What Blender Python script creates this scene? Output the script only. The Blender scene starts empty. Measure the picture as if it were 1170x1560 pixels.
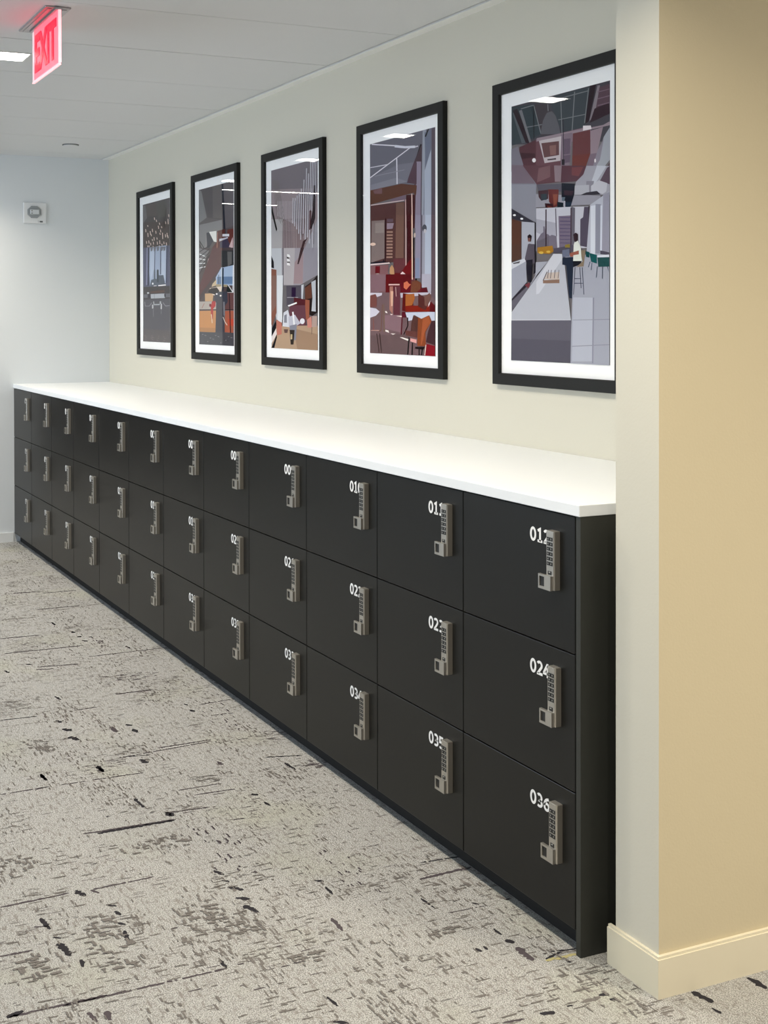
PW_LAMP, DAY, DAY2, SIDE, WORLD, EXPO = 12.6, 72, 8, 130, .10, 0.07
ART={
'5':[["4c4850",[0.0,0.0,1.0,0.0,1.0,0.213,0.0,0.15]],["3c444a",[0.0,0.001,0.253,0.014,0.324,0.134,0.232,0.145,0.008,0.154]],["4a4248",[0.253,0.014,0.396,0.027,0.523,0.151,0.324,0.142]],["454a50",[0.396,0.002,0.816,0.002,0.768,0.143,0.542,0.145]],["5a5f66",[0.009,0.024,0.068,0.038,0.158,0.154,0.116,0.154]],["33262d",[0.014,0.017,0.063,0.014,0.221,0.163,0.158,0.154]],["77767c",[0.085,0.024,0.117,0.023,0.232,0.171,0.216,0.177]],["7d8085",[0.244,0.019,0.32,0.134,0.329,0.134,0.253,0.019]],["7d8085",[0.391,0.027,0.396,0.053,0.405,0.054,0.4,0.028]],["7d8085",[0.525,0.011,0.538,0.149,0.546,0.149,0.533,0.012]],["7d8085",[0.663,0.007,0.638,0.146,0.647,0.147,0.672,0.008]],["7d8085",[0.798,0.007,0.759,0.129,0.768,0.13,0.806,0.008]],["7d8085",[0.53,0.019,0.803,0.018,0.801,0.015,0.528,0.015]],["7d8085",[0.505,0.097,0.769,0.1,0.768,0.097,0.503,0.094]],["7d8085",[0.17,0.097,0.335,0.1,0.334,0.097,0.168,0.094]],["7d8085",[0.107,0.02,0.249,0.019,0.247,0.015,0.105,0.017]],["646269",[0.319,0.134,0.345,0.085,0.385,0.059,0.435,0.057,0.475,0.075,0.513,0.121,0.528,0.151]],["2e1f27",[0.816,0.0,0.874,0.001,0.805,0.126,0.768,0.133]],["8a8088",[0.887,0.006,0.91,0.008,0.859,0.113,0.809,0.126]],["5c4651",[0.905,0.015,1.0,0.011,1.0,0.116,0.859,0.124,0.877,0.074]],["3a2830",[0.859,0.086,0.992,0.078,1.0,0.116,0.814,0.133]],["7b6673",[0.888,0.032,0.998,0.031,0.996,0.028,0.886,0.028]],["7b6673",[0.888,0.056,0.998,0.055,0.996,0.051,0.886,0.052]],["7b6673",[0.888,0.08,0.997,0.079,0.995,0.075,0.885,0.076]],["8b7480",[0.273,0.148,0.823,0.145,0.822,0.196,0.273,0.174]],["9b8a93",[0.283,0.146,0.938,0.151,0.999,0.143,0.999,0.157,0.283,0.16]],["e9dfe4",[0.75,0.138,0.823,0.143,0.831,0.156,0.749,0.156]],["5a373f",[0.089,0.166,0.273,0.152,0.272,0.274,0.158,0.266,0.089,0.209]],["45292f",[0.095,0.188,0.262,0.203,0.262,0.218,0.105,0.214]],["6d4a52",[0.273,0.159,0.532,0.159,0.541,0.292,0.272,0.274]],["857481",[0.532,0.152,0.647,0.154,0.617,0.272,0.531,0.269]],["6a5a6a",[0.556,0.171,0.628,0.174,0.623,0.202,0.561,0.2]],["6a5a6a",[0.556,0.2,0.628,0.202,0.622,0.23,0.56,0.229]],["6a5a6a",[0.556,0.232,0.627,0.234,0.622,0.261,0.56,0.261]],["c6bbc0",[0.304,0.158,0.537,0.159,0.527,0.249,0.364,0.247]],["6a4a4c",[0.329,0.169,0.513,0.175,0.514,0.227,0.359,0.226]],["8a6663",[0.414,0.185,0.483,0.187,0.483,0.223,0.424,0.222]],["4d4148",[0.395,0.239,0.484,0.242,0.482,0.236,0.393,0.234]],["6b3f42",[0.652,0.158,0.818,0.158,0.821,0.245,0.646,0.239]],["713b36",[0.646,0.239,0.821,0.243,0.757,0.306,0.641,0.299]],["98858f",[0.822,0.162,0.938,0.158,0.884,0.246,0.821,0.245]],["7d6b79",[0.821,0.245,0.884,0.246,0.829,0.311,0.766,0.307]],["a6a8b2",[0.946,0.193,1.0,0.164,1.0,0.278,0.909,0.317,0.838,0.312]],["8e8794",[0.888,0.236,0.946,0.2,0.91,0.272,0.838,0.312,0.829,0.311]],["5c434c",[0.953,0.319,1.0,0.286,1.0,0.323]],["7f7a86",[0.0,0.168,0.073,0.162,0.158,0.266,0.0,0.256]],["f3eef2",[0.272,0.23,0.27,0.234,0.262,0.236,0.252,0.237,0.242,0.235,0.234,0.231,0.231,0.227,0.234,0.223,0.242,0.221,0.252,0.22,0.262,0.222,0.27,0.226]],["e5dde2",[0.874,0.273,0.873,0.276,0.87,0.278,0.865,0.279,0.861,0.278,0.858,0.275,0.857,0.271,0.858,0.268,0.861,0.266,0.866,0.265,0.87,0.266,0.873,0.269]],["2a2428",[0.245,0.02,0.247,0.146,0.253,0.147,0.251,0.021]],["3c3540",[0.552,0.096,0.557,0.268,0.563,0.268,0.559,0.097]],["2c2229",[0.541,0.245,0.57,0.247,0.57,0.268,0.541,0.266]],["7f7d88",[0.003,0.23,0.137,0.24,0.2,0.277,0.282,0.319,0.271,0.468,0.002,0.408]],["8f8f9b",[0.002,0.306,0.272,0.322,0.271,0.468,0.002,0.4]],["7a6a76",[0.003,0.23,0.137,0.24,0.189,0.269,0.262,0.318,0.002,0.302]],["65424a",[0.126,0.239,0.541,0.268,0.535,0.328,0.282,0.323]],["7b5a5f",[0.303,0.262,0.424,0.259,0.423,0.303,0.282,0.316]],["8f7c84",[0.463,0.262,0.541,0.268,0.531,0.327,0.472,0.324]],["5b3a44",[0.541,0.268,0.784,0.285,0.729,0.336,0.535,0.331]],["764347",[0.641,0.282,0.757,0.286,0.71,0.318,0.64,0.31]],["a4a2ae",[0.784,0.285,1.0,0.3,1.0,0.401,0.672,0.382,0.682,0.337,0.756,0.314]],["c2c4cf",[0.883,0.291,0.971,0.298,0.855,0.361,0.819,0.359]],["5a4552",[0.975,0.305,1.0,0.3,1.0,0.364,0.909,0.348]],["8c8894",[0.783,0.34,0.856,0.344,0.818,0.424,0.778,0.422]],["b4b3bd",[0.654,0.349,0.81,0.355,0.81,0.39,0.663,0.383]],["c0bfc9",[0.828,0.36,0.9,0.344,0.979,0.359,0.969,0.388,0.934,0.395,0.882,0.382,0.828,0.391]],["3b363e",[0.728,0.387,0.783,0.381,0.882,0.381,0.917,0.395,0.819,0.392]],["9c9aa6",[0.272,0.359,0.654,0.384,0.917,0.399,0.907,0.429,0.271,0.41]],["5e5a66",[0.282,0.323,0.673,0.343,0.663,0.371,0.302,0.353]],["4a3238",[0.297,0.348,0.403,0.35,0.403,0.384,0.332,0.388,0.302,0.372]],["39424a",[0.323,0.362,0.388,0.364,0.388,0.387,0.332,0.386]],["6a3534",[0.403,0.348,0.511,0.355,0.505,0.415,0.462,0.42,0.412,0.396]],["8a5144",[0.452,0.369,0.501,0.372,0.491,0.407,0.462,0.413]],["22202a",[0.54,0.333,0.673,0.343,0.668,0.381,0.634,0.422,0.578,0.415,0.54,0.385]],["3f2a35",[0.564,0.361,0.663,0.369,0.644,0.384,0.568,0.379]],["5d6a78",[0.544,0.385,0.578,0.387,0.568,0.4,0.544,0.399]],["2c3646",[0.578,0.405,0.644,0.408,0.625,0.428,0.578,0.422]],["b0adba",[0.563,0.4,0.578,0.401,0.577,0.447,0.563,0.446]],["3a1f26",[0.368,0.399,0.452,0.405,0.471,0.452,0.422,0.45,0.382,0.434]],["6c3530",[0.392,0.409,0.442,0.415,0.452,0.441,0.412,0.442]],["22262e",[0.496,0.4,0.559,0.407,0.553,0.435,0.577,0.454,0.5,0.445]],["1d2633",[0.568,0.436,0.615,0.435,0.625,0.453,0.577,0.454]],["c3c3cf",[0.276,0.414,0.653,0.426,0.818,0.433,0.816,0.581,0.275,0.578]],["a9a8b6",[0.276,0.454,0.481,0.478,0.48,0.549,0.276,0.505]],["77707f",[0.281,0.538,0.326,0.514,0.352,0.508,0.352,0.486,0.367,0.487,0.382,0.516,0.402,0.517,0.421,0.525,0.441,0.521,0.49,0.528,0.499,0.578,0.28,0.578]],["6a6470",[0.281,0.542,0.411,0.525,0.411,0.582,0.28,0.578]],["786d80",[0.51,0.454,0.634,0.457,0.637,0.582,0.518,0.578]],["55496a",[0.524,0.461,0.629,0.466,0.629,0.464,0.524,0.459]],["55496a",[0.524,0.475,0.629,0.48,0.629,0.477,0.524,0.472]],["55496a",[0.524,0.488,0.629,0.493,0.629,0.49,0.524,0.486]],["55496a",[0.524,0.502,0.629,0.506,0.629,0.504,0.524,0.499]],["55496a",[0.524,0.515,0.629,0.519,0.629,0.517,0.524,0.513]],["55496a",[0.524,0.529,0.628,0.533,0.628,0.53,0.524,0.526]],["55496a",[0.524,0.542,0.628,0.546,0.628,0.544,0.524,0.54]],["55496a",[0.523,0.555,0.628,0.559,0.628,0.557,0.523,0.553]],["6b6672",[0.639,0.425,0.676,0.431,0.67,0.583,0.637,0.582]],["585060",[0.727,0.475,0.754,0.469,0.764,0.432,0.809,0.434,0.812,0.581,0.725,0.571]],["3d3238",[0.805,0.432,0.82,0.433,0.818,0.595,0.805,0.595]],["40303a",[0.376,0.423,0.375,0.581,0.387,0.581,0.388,0.423]],["6d6674",[0.476,0.424,0.485,0.528,0.495,0.528,0.486,0.424]],["4a3a44",[0.631,0.428,0.63,0.582,0.641,0.582,0.643,0.429]],["55505e",[0.46,0.573,0.661,0.566,0.66,0.59,0.46,0.591]],["a7782f",[0.291,0.564,0.45,0.562,0.46,0.584,0.421,0.593,0.291,0.585]],["d7b052",[0.356,0.586,0.353,0.588,0.344,0.59,0.331,0.59,0.318,0.589,0.309,0.587,0.306,0.584,0.309,0.582,0.318,0.58,0.331,0.58,0.344,0.581,0.353,0.583]],["d7b052",[0.428,0.584,0.425,0.586,0.417,0.588,0.406,0.588,0.395,0.587,0.387,0.585,0.384,0.583,0.387,0.581,0.395,0.58,0.406,0.579,0.417,0.58,0.425,0.582]],["8c7a3c",[0.576,0.563,0.623,0.561,0.628,0.575,0.576,0.573]],["b8bac8",[0.82,0.428,1.0,0.388,1.0,0.645,0.779,0.639]],["d5d8e4",[0.827,0.432,0.872,0.431,0.869,0.607,0.825,0.606]],["8f90a0",[0.872,0.427,0.921,0.43,0.913,0.605,0.869,0.604]],["cfd2e0",[0.918,0.435,0.934,0.435,0.931,0.599,0.915,0.598]],["9a98a8",[0.943,0.397,1.0,0.391,1.0,0.601,0.931,0.599]],["3d3a44",[0.005,0.402,0.266,0.468,0.266,0.475,0.005,0.442]],["5e3f36",[0.005,0.442,0.115,0.458,0.114,0.6,0.005,0.61]],["aeb0bd",[0.12,0.458,0.261,0.468,0.265,0.625,0.119,0.622]],["f5f5f8",[0.055,0.43,0.053,0.432,0.046,0.433,0.038,0.433,0.029,0.432,0.023,0.43,0.021,0.428,0.023,0.427,0.029,0.426,0.038,0.425,0.047,0.426,0.053,0.428]],["f5f5f8",[0.137,0.448,0.135,0.45,0.129,0.451,0.121,0.451,0.113,0.45,0.107,0.448,0.105,0.446,0.107,0.444,0.113,0.443,0.121,0.443,0.129,0.444,0.135,0.445]],["2f2a30",[0.261,0.464,0.276,0.469,0.276,0.626,0.262,0.625]],["5a4038",[0.005,0.541,0.114,0.545,0.119,0.601,0.005,0.612]],["a2a4b2",[0.007,0.639,0.167,0.613,0.177,0.694,0.007,0.758]],["d3d5dd",[0.005,0.616,0.156,0.602,0.177,0.612,0.007,0.641]],["5c5960",[0.018,0.617,0.104,0.611,0.093,0.619,0.029,0.621]],["38323c",[0.007,0.758,0.177,0.694,0.192,0.702,0.007,0.767]],["6a6672",[0.007,0.767,0.208,0.702,0.28,0.671,0.269,0.703,0.007,0.803]],["a9abb8",[0.27,0.62,0.401,0.62,0.28,0.671,0.197,0.716,0.27,0.67]],["2f2a30",[0.26,0.55,0.278,0.551,0.273,0.66,0.249,0.666]],["a5a7b5",[0.576,0.6,1.0,0.61,1.0,1.0,0.628,1.0,0.649,0.758]],["b5b8c6",[0.658,0.758,0.849,0.761,0.846,0.989,0.646,0.993]],["8d8d9d",[0.847,0.761,0.84,0.996,0.852,0.996,0.86,0.761]],["92929f",[0.657,0.842,1.0,0.84,1.0,0.837,0.657,0.84]],["92929f",[0.647,0.939,1.0,0.929,1.0,0.926,0.647,0.936]],["b9bbc6",[0.46,0.593,0.547,0.596,0.575,0.64,0.637,0.841,0.006,0.84,0.007,0.81]],["cdced8",[0.46,0.593,0.547,0.596,0.547,0.617,0.31,0.74,0.279,0.743,0.28,0.696]],["c5c6cf",[0.006,0.838,0.637,0.839,0.637,0.844,0.006,0.843]],["66636f",[0.004,0.843,0.641,0.842,0.632,0.998,0.001,1.0]],["5c5965",[0.006,0.914,0.629,0.917,0.632,0.998,0.001,1.0]],["8d7062",[0.352,0.69,0.522,0.69,0.522,0.704,0.352,0.702]],["c9b9b0",[0.365,0.687,0.4,0.663,0.522,0.662,0.522,0.69]],["5c4c4c",[0.356,0.693,0.399,0.66,0.392,0.658,0.349,0.691]],["4c4a58",[0.407,0.652,0.397,0.684,0.403,0.684,0.413,0.652]],["4c4a58",[0.437,0.653,0.427,0.684,0.433,0.685,0.443,0.653]],["4c4a58",[0.476,0.653,0.466,0.685,0.472,0.685,0.482,0.654]],["4c4a58",[0.515,0.654,0.505,0.686,0.51,0.686,0.52,0.655]],["2b3040",[0.552,0.61,0.67,0.61,0.66,0.641,0.649,0.762,0.621,0.76,0.589,0.639,0.551,0.636]],["6d7288",[0.552,0.582,0.623,0.58,0.623,0.608,0.552,0.608]],["1f1c26",[0.66,0.623,0.743,0.624,0.734,0.639,0.66,0.648]],["8a7a68",[0.725,0.587,0.78,0.589,0.761,0.647,0.688,0.648,0.752,0.629]],["e6e8e2",[0.665,0.564,0.726,0.567,0.743,0.624,0.66,0.622]],["9c5f52",[0.623,0.596,0.716,0.594,0.716,0.608,0.632,0.609]],["4d4f60",[0.675,0.648,0.66,0.748,0.666,0.748,0.682,0.648]],["4d4f60",[0.744,0.65,0.761,0.749,0.767,0.749,0.751,0.65]],["4d4f60",[0.721,0.649,0.734,0.725,0.74,0.725,0.728,0.649]],["4d4f60",[0.669,0.691,0.738,0.692,0.738,0.69,0.669,0.688]],["4d4f60",[0.668,0.708,0.76,0.709,0.76,0.707,0.668,0.705]],["1f4a4c",[0.78,0.592,0.816,0.597,0.816,0.617,0.784,0.613]],["23585a",[0.816,0.6,0.887,0.609,0.887,0.64,0.833,0.632]],["2c4f50",[0.891,0.618,1.0,0.62,0.999,0.653,0.9,0.652]],["55505f",[0.918,0.594,1.0,0.603,1.0,0.613,0.918,0.607]],["d9dae6",[0.891,0.61,1.0,0.611,1.0,0.62,0.891,0.618]],["4c5566",[0.821,0.631,0.803,0.651,0.809,0.652,0.827,0.632]],["4c5566",[0.839,0.635,0.83,0.662,0.836,0.662,0.845,0.635]],["4c5566",[0.888,0.65,0.878,0.69,0.884,0.69,0.894,0.65]],["4c5566",[0.936,0.653,0.935,0.695,0.941,0.695,0.942,0.653]],["4c5566",[0.979,0.653,1.0,0.673,1.0,0.672,0.985,0.652]],["3a2a30",[0.661,0.528,0.685,0.522,0.708,0.529,0.707,0.55,0.689,0.56,0.67,0.552]],["dfe2dc",[0.67,0.559,0.707,0.552,0.735,0.579,0.743,0.627,0.66,0.625]],["9c5f52",[0.623,0.596,0.716,0.588,0.716,0.602,0.632,0.605]],["2b1d24",[0.186,0.516,0.209,0.51,0.232,0.518,0.224,0.54,0.193,0.538]],["7c5550",[0.193,0.524,0.219,0.525,0.217,0.539,0.193,0.538]],["5c5560",[0.203,0.546,0.26,0.552,0.265,0.625,0.177,0.623,0.161,0.607,0.183,0.575]],["5c5560",[0.193,0.548,0.26,0.55,0.25,0.605,0.177,0.613,0.156,0.606]],["2a2730",[0.177,0.61,0.244,0.608,0.228,0.695,0.192,0.694,0.172,0.643]],["7a4048",[0.156,0.705,0.208,0.696,0.213,0.706,0.197,0.72]]],
'4':[["6e6c78",[0.0,0.001,1.0,0.0,1.0,0.247,0.0,0.219]],["7c7a86",[0.0,0.162,0.451,0.127,0.75,0.134,0.59,0.216,0.008,0.22]],["8a8894",[0.01,0.195,0.428,0.186,0.59,0.213,0.008,0.221]],["757684",[0.85,0.0,1.0,0.0,0.999,0.439,0.809,0.432,0.829,0.063]],["9fa3b0",[0.822,0.0,0.869,0.0,0.828,0.433,0.8,0.432]],["b0b6c6",[0.85,0.181,0.942,0.093,0.943,0.437,0.843,0.434]],["72778a",[0.85,0.012,0.944,0.01,0.933,0.093,0.86,0.164]],["60545e",[0.949,0.002,1.0,0.003,1.0,0.439,0.947,0.437]],["16161c",[0.896,0.0,0.851,0.03,0.871,0.033,0.915,0.001]],["1c1c22",[0.787,0.058,0.707,0.13,0.735,0.134,0.814,0.063]],["524048",[0.697,0.13,0.81,0.058,0.8,0.432,0.707,0.429]],["94889a",[0.731,0.132,0.799,0.137,0.79,0.432,0.707,0.429]],["5c4450",[0.61,0.197,0.692,0.133,0.736,0.136,0.733,0.233,0.59,0.219]],["634034",[0.008,0.221,0.509,0.218,0.737,0.239,0.726,0.28,0.707,0.282,0.687,0.269,0.005,0.289]],["7a5a5e",[0.053,0.225,0.2,0.217,0.199,0.248,0.074,0.24]],["7c6a78",[0.341,0.28,0.568,0.272,0.567,0.297,0.34,0.292]],["5c3c3c",[0.01,0.294,0.577,0.303,0.572,0.424,0.01,0.404]],["75584f",[0.423,0.302,0.546,0.305,0.542,0.423,0.419,0.419]],["4a2628",[0.578,0.273,0.716,0.28,0.702,0.429,0.572,0.424]],["e8e4ee",[0.03,0.005,0.402,0.039,0.404,0.034,0.032,0.0]],["dcdce8",[0.4,0.044,0.573,0.062,0.578,0.052,0.406,0.033]],["dcdce8",[0.576,0.062,0.714,0.07,0.713,0.059,0.575,0.051]],["cfcbd8",[0.716,0.068,0.759,0.068,0.755,0.062,0.711,0.062]],["dedbe6",[0.63,0.062,0.0,0.158,0.006,0.163,0.639,0.066]],["d8d5e0",[0.009,0.114,0.286,0.118,0.284,0.114,0.007,0.11]],["e3e0ea",[0.426,0.097,0.432,0.216,0.448,0.216,0.443,0.098]],["96929e",[0.079,0.159,0.553,0.159,0.551,0.156,0.077,0.156]],["d4bcbc",[0.017,0.295,0.547,0.298,0.546,0.294,0.015,0.29]],["c8aaa8",[0.562,0.293,0.567,0.424,0.581,0.424,0.576,0.294]],["e8c8bc",[0.656,0.272,0.662,0.427,0.678,0.428,0.671,0.273]],["5e3f3e",[0.013,0.342,0.564,0.365,0.557,0.578,0.013,0.566]],["8a7a78",[0.029,0.368,0.241,0.373,0.239,0.552,0.019,0.567]],["9a8c88",[0.089,0.38,0.23,0.385,0.228,0.432,0.087,0.428]],["3c2226",[0.247,0.364,0.268,0.365,0.259,0.568,0.238,0.568]],["9c8a98",[0.278,0.389,0.389,0.393,0.367,0.418,0.277,0.417]],["6b5560",[0.279,0.369,0.379,0.373,0.378,0.388,0.278,0.384]],["a58476",[0.276,0.426,0.371,0.429,0.371,0.438,0.276,0.434]],["a58476",[0.276,0.441,0.371,0.444,0.37,0.452,0.275,0.449]],["a58476",[0.275,0.456,0.37,0.459,0.37,0.467,0.275,0.464]],["a58476",[0.274,0.47,0.37,0.473,0.369,0.481,0.274,0.478]],["a58476",[0.274,0.485,0.369,0.488,0.369,0.496,0.273,0.493]],["a58476",[0.273,0.5,0.368,0.502,0.368,0.51,0.273,0.508]],["a58476",[0.273,0.514,0.368,0.517,0.367,0.525,0.272,0.523]],["a58476",[0.272,0.529,0.367,0.532,0.367,0.54,0.272,0.537]],["a58476",[0.271,0.544,0.367,0.546,0.366,0.554,0.271,0.552]],["7d5e54",[0.421,0.359,0.544,0.364,0.537,0.559,0.413,0.556]],["6e3f44",[0.382,0.559,0.707,0.563,0.702,0.724,0.375,0.721]],["4a2226",[0.594,0.366,0.659,0.368,0.655,0.659,0.585,0.628]],["d0b2ae",[0.566,0.365,0.567,0.621,0.583,0.621,0.582,0.365]],["edcdb8",[0.657,0.368,0.661,0.659,0.679,0.659,0.675,0.369]],["2c161c",[0.684,0.472,0.678,0.65,0.696,0.651,0.701,0.472]],["9a92a6",[0.718,0.371,0.792,0.374,0.793,0.655,0.71,0.654]],["8c94b0",[0.717,0.563,0.776,0.565,0.773,0.655,0.714,0.654]],["6c6470",[0.796,0.374,0.82,0.375,0.812,0.673,0.788,0.673]],["a3a2b0",[0.82,0.375,0.859,0.377,0.85,0.698,0.811,0.697]],["bcc3d4",[0.859,0.377,0.944,0.38,0.945,0.726,0.85,0.71]],["6b5a62",[0.949,0.38,1.0,0.382,1.0,0.726,0.95,0.726]],["55555e",[0.882,0.436,0.877,0.445,0.865,0.451,0.849,0.453,0.833,0.45,0.821,0.443,0.817,0.434,0.821,0.426,0.834,0.42,0.85,0.418,0.866,0.421,0.878,0.428]],["c3c0c8",[0.878,0.448,0.875,0.453,0.867,0.456,0.857,0.456,0.846,0.455,0.838,0.451,0.836,0.447,0.839,0.442,0.847,0.439,0.857,0.439,0.868,0.44,0.875,0.444]],["c9b7ad",[0.724,0.461,0.722,0.466,0.716,0.47,0.708,0.471,0.701,0.47,0.695,0.465,0.693,0.46,0.695,0.455,0.701,0.451,0.709,0.45,0.717,0.451,0.723,0.456]],["f0cfbe",[0.097,0.481,0.091,0.485,0.074,0.487,0.05,0.488,0.027,0.486,0.01,0.483,0.004,0.479,0.011,0.475,0.028,0.473,0.051,0.472,0.074,0.474,0.091,0.477]],["2c2630",[0.013,0.566,0.211,0.564,0.222,0.555,0.243,0.568,0.35,0.574,0.328,0.575,0.013,0.57]],["e9d3d3",[0.01,0.574,0.318,0.573,0.328,0.579,0.01,0.58]],["8a6266",[0.007,0.581,0.307,0.584,0.269,0.72,0.005,0.718]],["6c1c26",[0.09,0.586,0.167,0.587,0.165,0.621,0.088,0.619]],["a08c86",[0.105,0.62,0.149,0.62,0.15,0.71,0.084,0.709]],["6a1422",[0.273,0.635,0.379,0.624,0.493,0.626,0.574,0.67,0.531,0.722,0.269,0.72]],["c3946e",[0.327,0.598,0.36,0.586,0.391,0.602,0.4,0.637,0.368,0.64,0.321,0.623]],["741824",[0.473,0.632,0.658,0.562,0.654,0.671,0.632,0.723,0.469,0.722]],["f0d8da",[0.493,0.629,0.524,0.62,0.585,0.637,0.534,0.639,0.554,0.652,0.513,0.645]],["d8785a",[0.543,0.673,0.594,0.664,0.624,0.677,0.654,0.681,0.624,0.689,0.583,0.704,0.542,0.695]],["7a4a38",[0.664,0.668,0.734,0.663,0.802,0.676,0.792,0.703,0.732,0.724,0.643,0.717]],["1e1a1c",[0.714,0.657,0.734,0.654,0.745,0.673,0.714,0.668]],["5a1a24",[0.752,0.709,0.879,0.695,0.902,0.716,0.888,0.725,0.752,0.724]],["ecc8c4",[0.324,0.675,0.479,0.677,0.479,0.685,0.324,0.683]],["b27c70",[0.34,0.686,0.377,0.687,0.375,0.721,0.333,0.721]],["7a6266",[0.004,0.708,1.0,0.717,1.0,1.0,0.0,1.0]],["6f5a5c",[0.004,0.916,0.626,0.904,0.623,1.0,0.0,1.0]],["8c6c74",[0.01,0.624,0.262,0.628,0.259,0.704,0.006,0.711]],["641624",[0.262,0.628,0.655,0.634,0.653,0.716,0.258,0.713]],["6a1622",[0.261,0.647,0.304,0.647,0.301,0.713,0.258,0.713]],["6a1a28",[0.471,0.668,0.812,0.682,0.811,0.719,0.469,0.716]],["d8785a",[0.543,0.672,0.594,0.665,0.624,0.678,0.654,0.68,0.624,0.689,0.583,0.704,0.542,0.694]],["7a4a38",[0.664,0.668,0.734,0.663,0.802,0.679,0.792,0.703,0.732,0.719,0.643,0.716]],["b8b4c4",[0.813,0.637,0.938,0.639,0.945,0.719,0.902,0.719,0.879,0.697,0.811,0.697]],["6b5a62",[0.947,0.639,1.0,0.64,1.0,0.758,0.945,0.734]],["5e1c28",[0.816,0.701,0.884,0.696,0.902,0.719,0.801,0.719]],["ecc8c4",[0.308,0.674,0.479,0.676,0.479,0.682,0.308,0.68]],["b27c70",[0.324,0.685,0.377,0.686,0.371,0.815,0.319,0.793]],["e0b49c",[0.339,0.707,0.381,0.708,0.373,0.777,0.346,0.777]],["6a3a44",[0.387,0.686,0.491,0.687,0.486,0.818,0.382,0.818]],["d8b8b0",[0.414,0.689,0.423,0.733,0.431,0.733,0.423,0.689]],["d6cfdc",[0.006,0.711,0.204,0.714,0.198,0.725,0.116,0.733,0.005,0.724]],["80504c",[0.005,0.724,0.095,0.718,0.116,0.731,0.114,0.779,0.002,0.779]],["d7d3e2",[0.004,0.782,0.102,0.787,0.162,0.802,0.101,0.821,0.002,0.831]],["7d6654",[0.222,0.767,0.227,0.898,0.242,0.898,0.237,0.767]],["7c5a4c",[0.201,0.767,0.179,0.889,0.192,0.889,0.214,0.767]],["7c5a4c",[0.181,0.887,0.148,0.897,0.157,0.9,0.19,0.89]],["8c5a54",[0.048,0.831,0.056,0.89,0.072,0.889,0.063,0.831]],["c99c90",[0.019,0.893,0.152,0.893,0.153,0.889,0.019,0.89]],["43302e",[0.107,0.906,0.147,0.996,0.16,0.995,0.12,0.905]],["43302e",[0.156,0.905,0.185,0.995,0.198,0.995,0.169,0.905]],["8e7078",[0.243,0.818,0.507,0.818,0.494,0.899,0.251,0.882]],["f2eae4",[0.249,0.8,0.276,0.8,0.292,0.81,0.26,0.808]],["f2eae4",[0.256,0.887,0.304,0.89,0.315,0.901,0.256,0.895]],["f2eae4",[0.336,0.904,0.415,0.905,0.378,0.91]],["f0e0da",[0.329,0.813,0.382,0.815,0.35,0.819]],["f0e0da",[0.424,0.823,0.527,0.822,0.522,0.829]],["f4ece6",[0.482,0.921,0.524,0.921,0.626,0.929,0.605,0.936]],["c9c3d2",[0.49,0.718,0.945,0.72,0.945,0.728,0.5,0.74]],["641820",[0.531,0.719,0.652,0.726,0.691,0.775,0.569,0.802,0.518,0.799]],["b0683a",[0.572,0.725,0.702,0.723,0.712,0.744,0.671,0.775,0.57,0.778]],["8a2a20",[0.57,0.778,0.925,0.776,0.924,0.804,0.569,0.804]],["5c3230",[0.762,0.723,0.849,0.739,0.926,0.722,0.945,0.74,0.866,0.799,0.76,0.781]],["7c5850",[0.849,0.739,0.926,0.725,0.944,0.743,0.886,0.781,0.857,0.778]],["611a24",[0.935,0.758,1.0,0.779,1.0,0.806,0.924,0.804]],["f2e4e6",[0.937,0.756,0.925,0.773,0.901,0.785,0.91,0.77]],["cdd2e4",[0.569,0.807,1.0,0.806,1.0,0.844,0.951,0.844,0.923,0.821,0.807,0.836,0.699,0.818,0.669,0.842,0.608,0.846]],["62202c",[0.518,0.804,0.569,0.805,0.588,0.83,0.527,0.83,0.514,0.908,0.498,0.909]],["2e1a20",[0.595,0.83,0.599,0.867,0.615,0.867,0.612,0.83]],["2e1a20",[0.6,0.866,0.537,0.907,0.552,0.909,0.615,0.868]],["5b3c38",[0.689,0.821,0.758,0.83,0.746,0.903,0.647,0.898,0.658,0.855]],["8f4c30",[0.758,0.83,0.807,0.836,0.914,0.821,0.951,0.847,0.864,0.896,0.872,0.957,0.745,0.958]],["a85c3c",[0.827,0.836,0.914,0.824,0.937,0.854,0.854,0.896,0.814,0.951,0.794,0.952]],["6e4440",[0.566,0.889,0.747,0.894,0.746,0.922,0.575,0.911]],["e8a8a4",[0.646,0.924,0.736,0.929,0.735,0.946,0.645,0.938]],["4c3236",[0.951,0.847,1.0,0.844,1.0,0.952,0.872,0.939,0.902,0.893]],["8c1f2a",[0.882,0.947,1.0,0.955,1.0,1.0,0.861,0.999]],["2a1614",[0.715,0.962,0.862,0.96,0.833,0.973,0.714,0.971]],["241a1c",[0.618,0.92,0.595,1.0,0.611,1.0,0.634,0.92]],["241a1c",[0.667,0.944,0.66,1.0,0.677,1.0,0.683,0.944]],["241a1c",[0.766,0.967,0.765,1.0,0.781,0.999,0.782,0.967]],["241a1c",[0.815,0.966,0.8,0.999,0.815,0.999,0.831,0.967]],["e8d4cc",[0.866,0.951,0.85,0.998,0.862,0.998,0.878,0.951]]],
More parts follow.
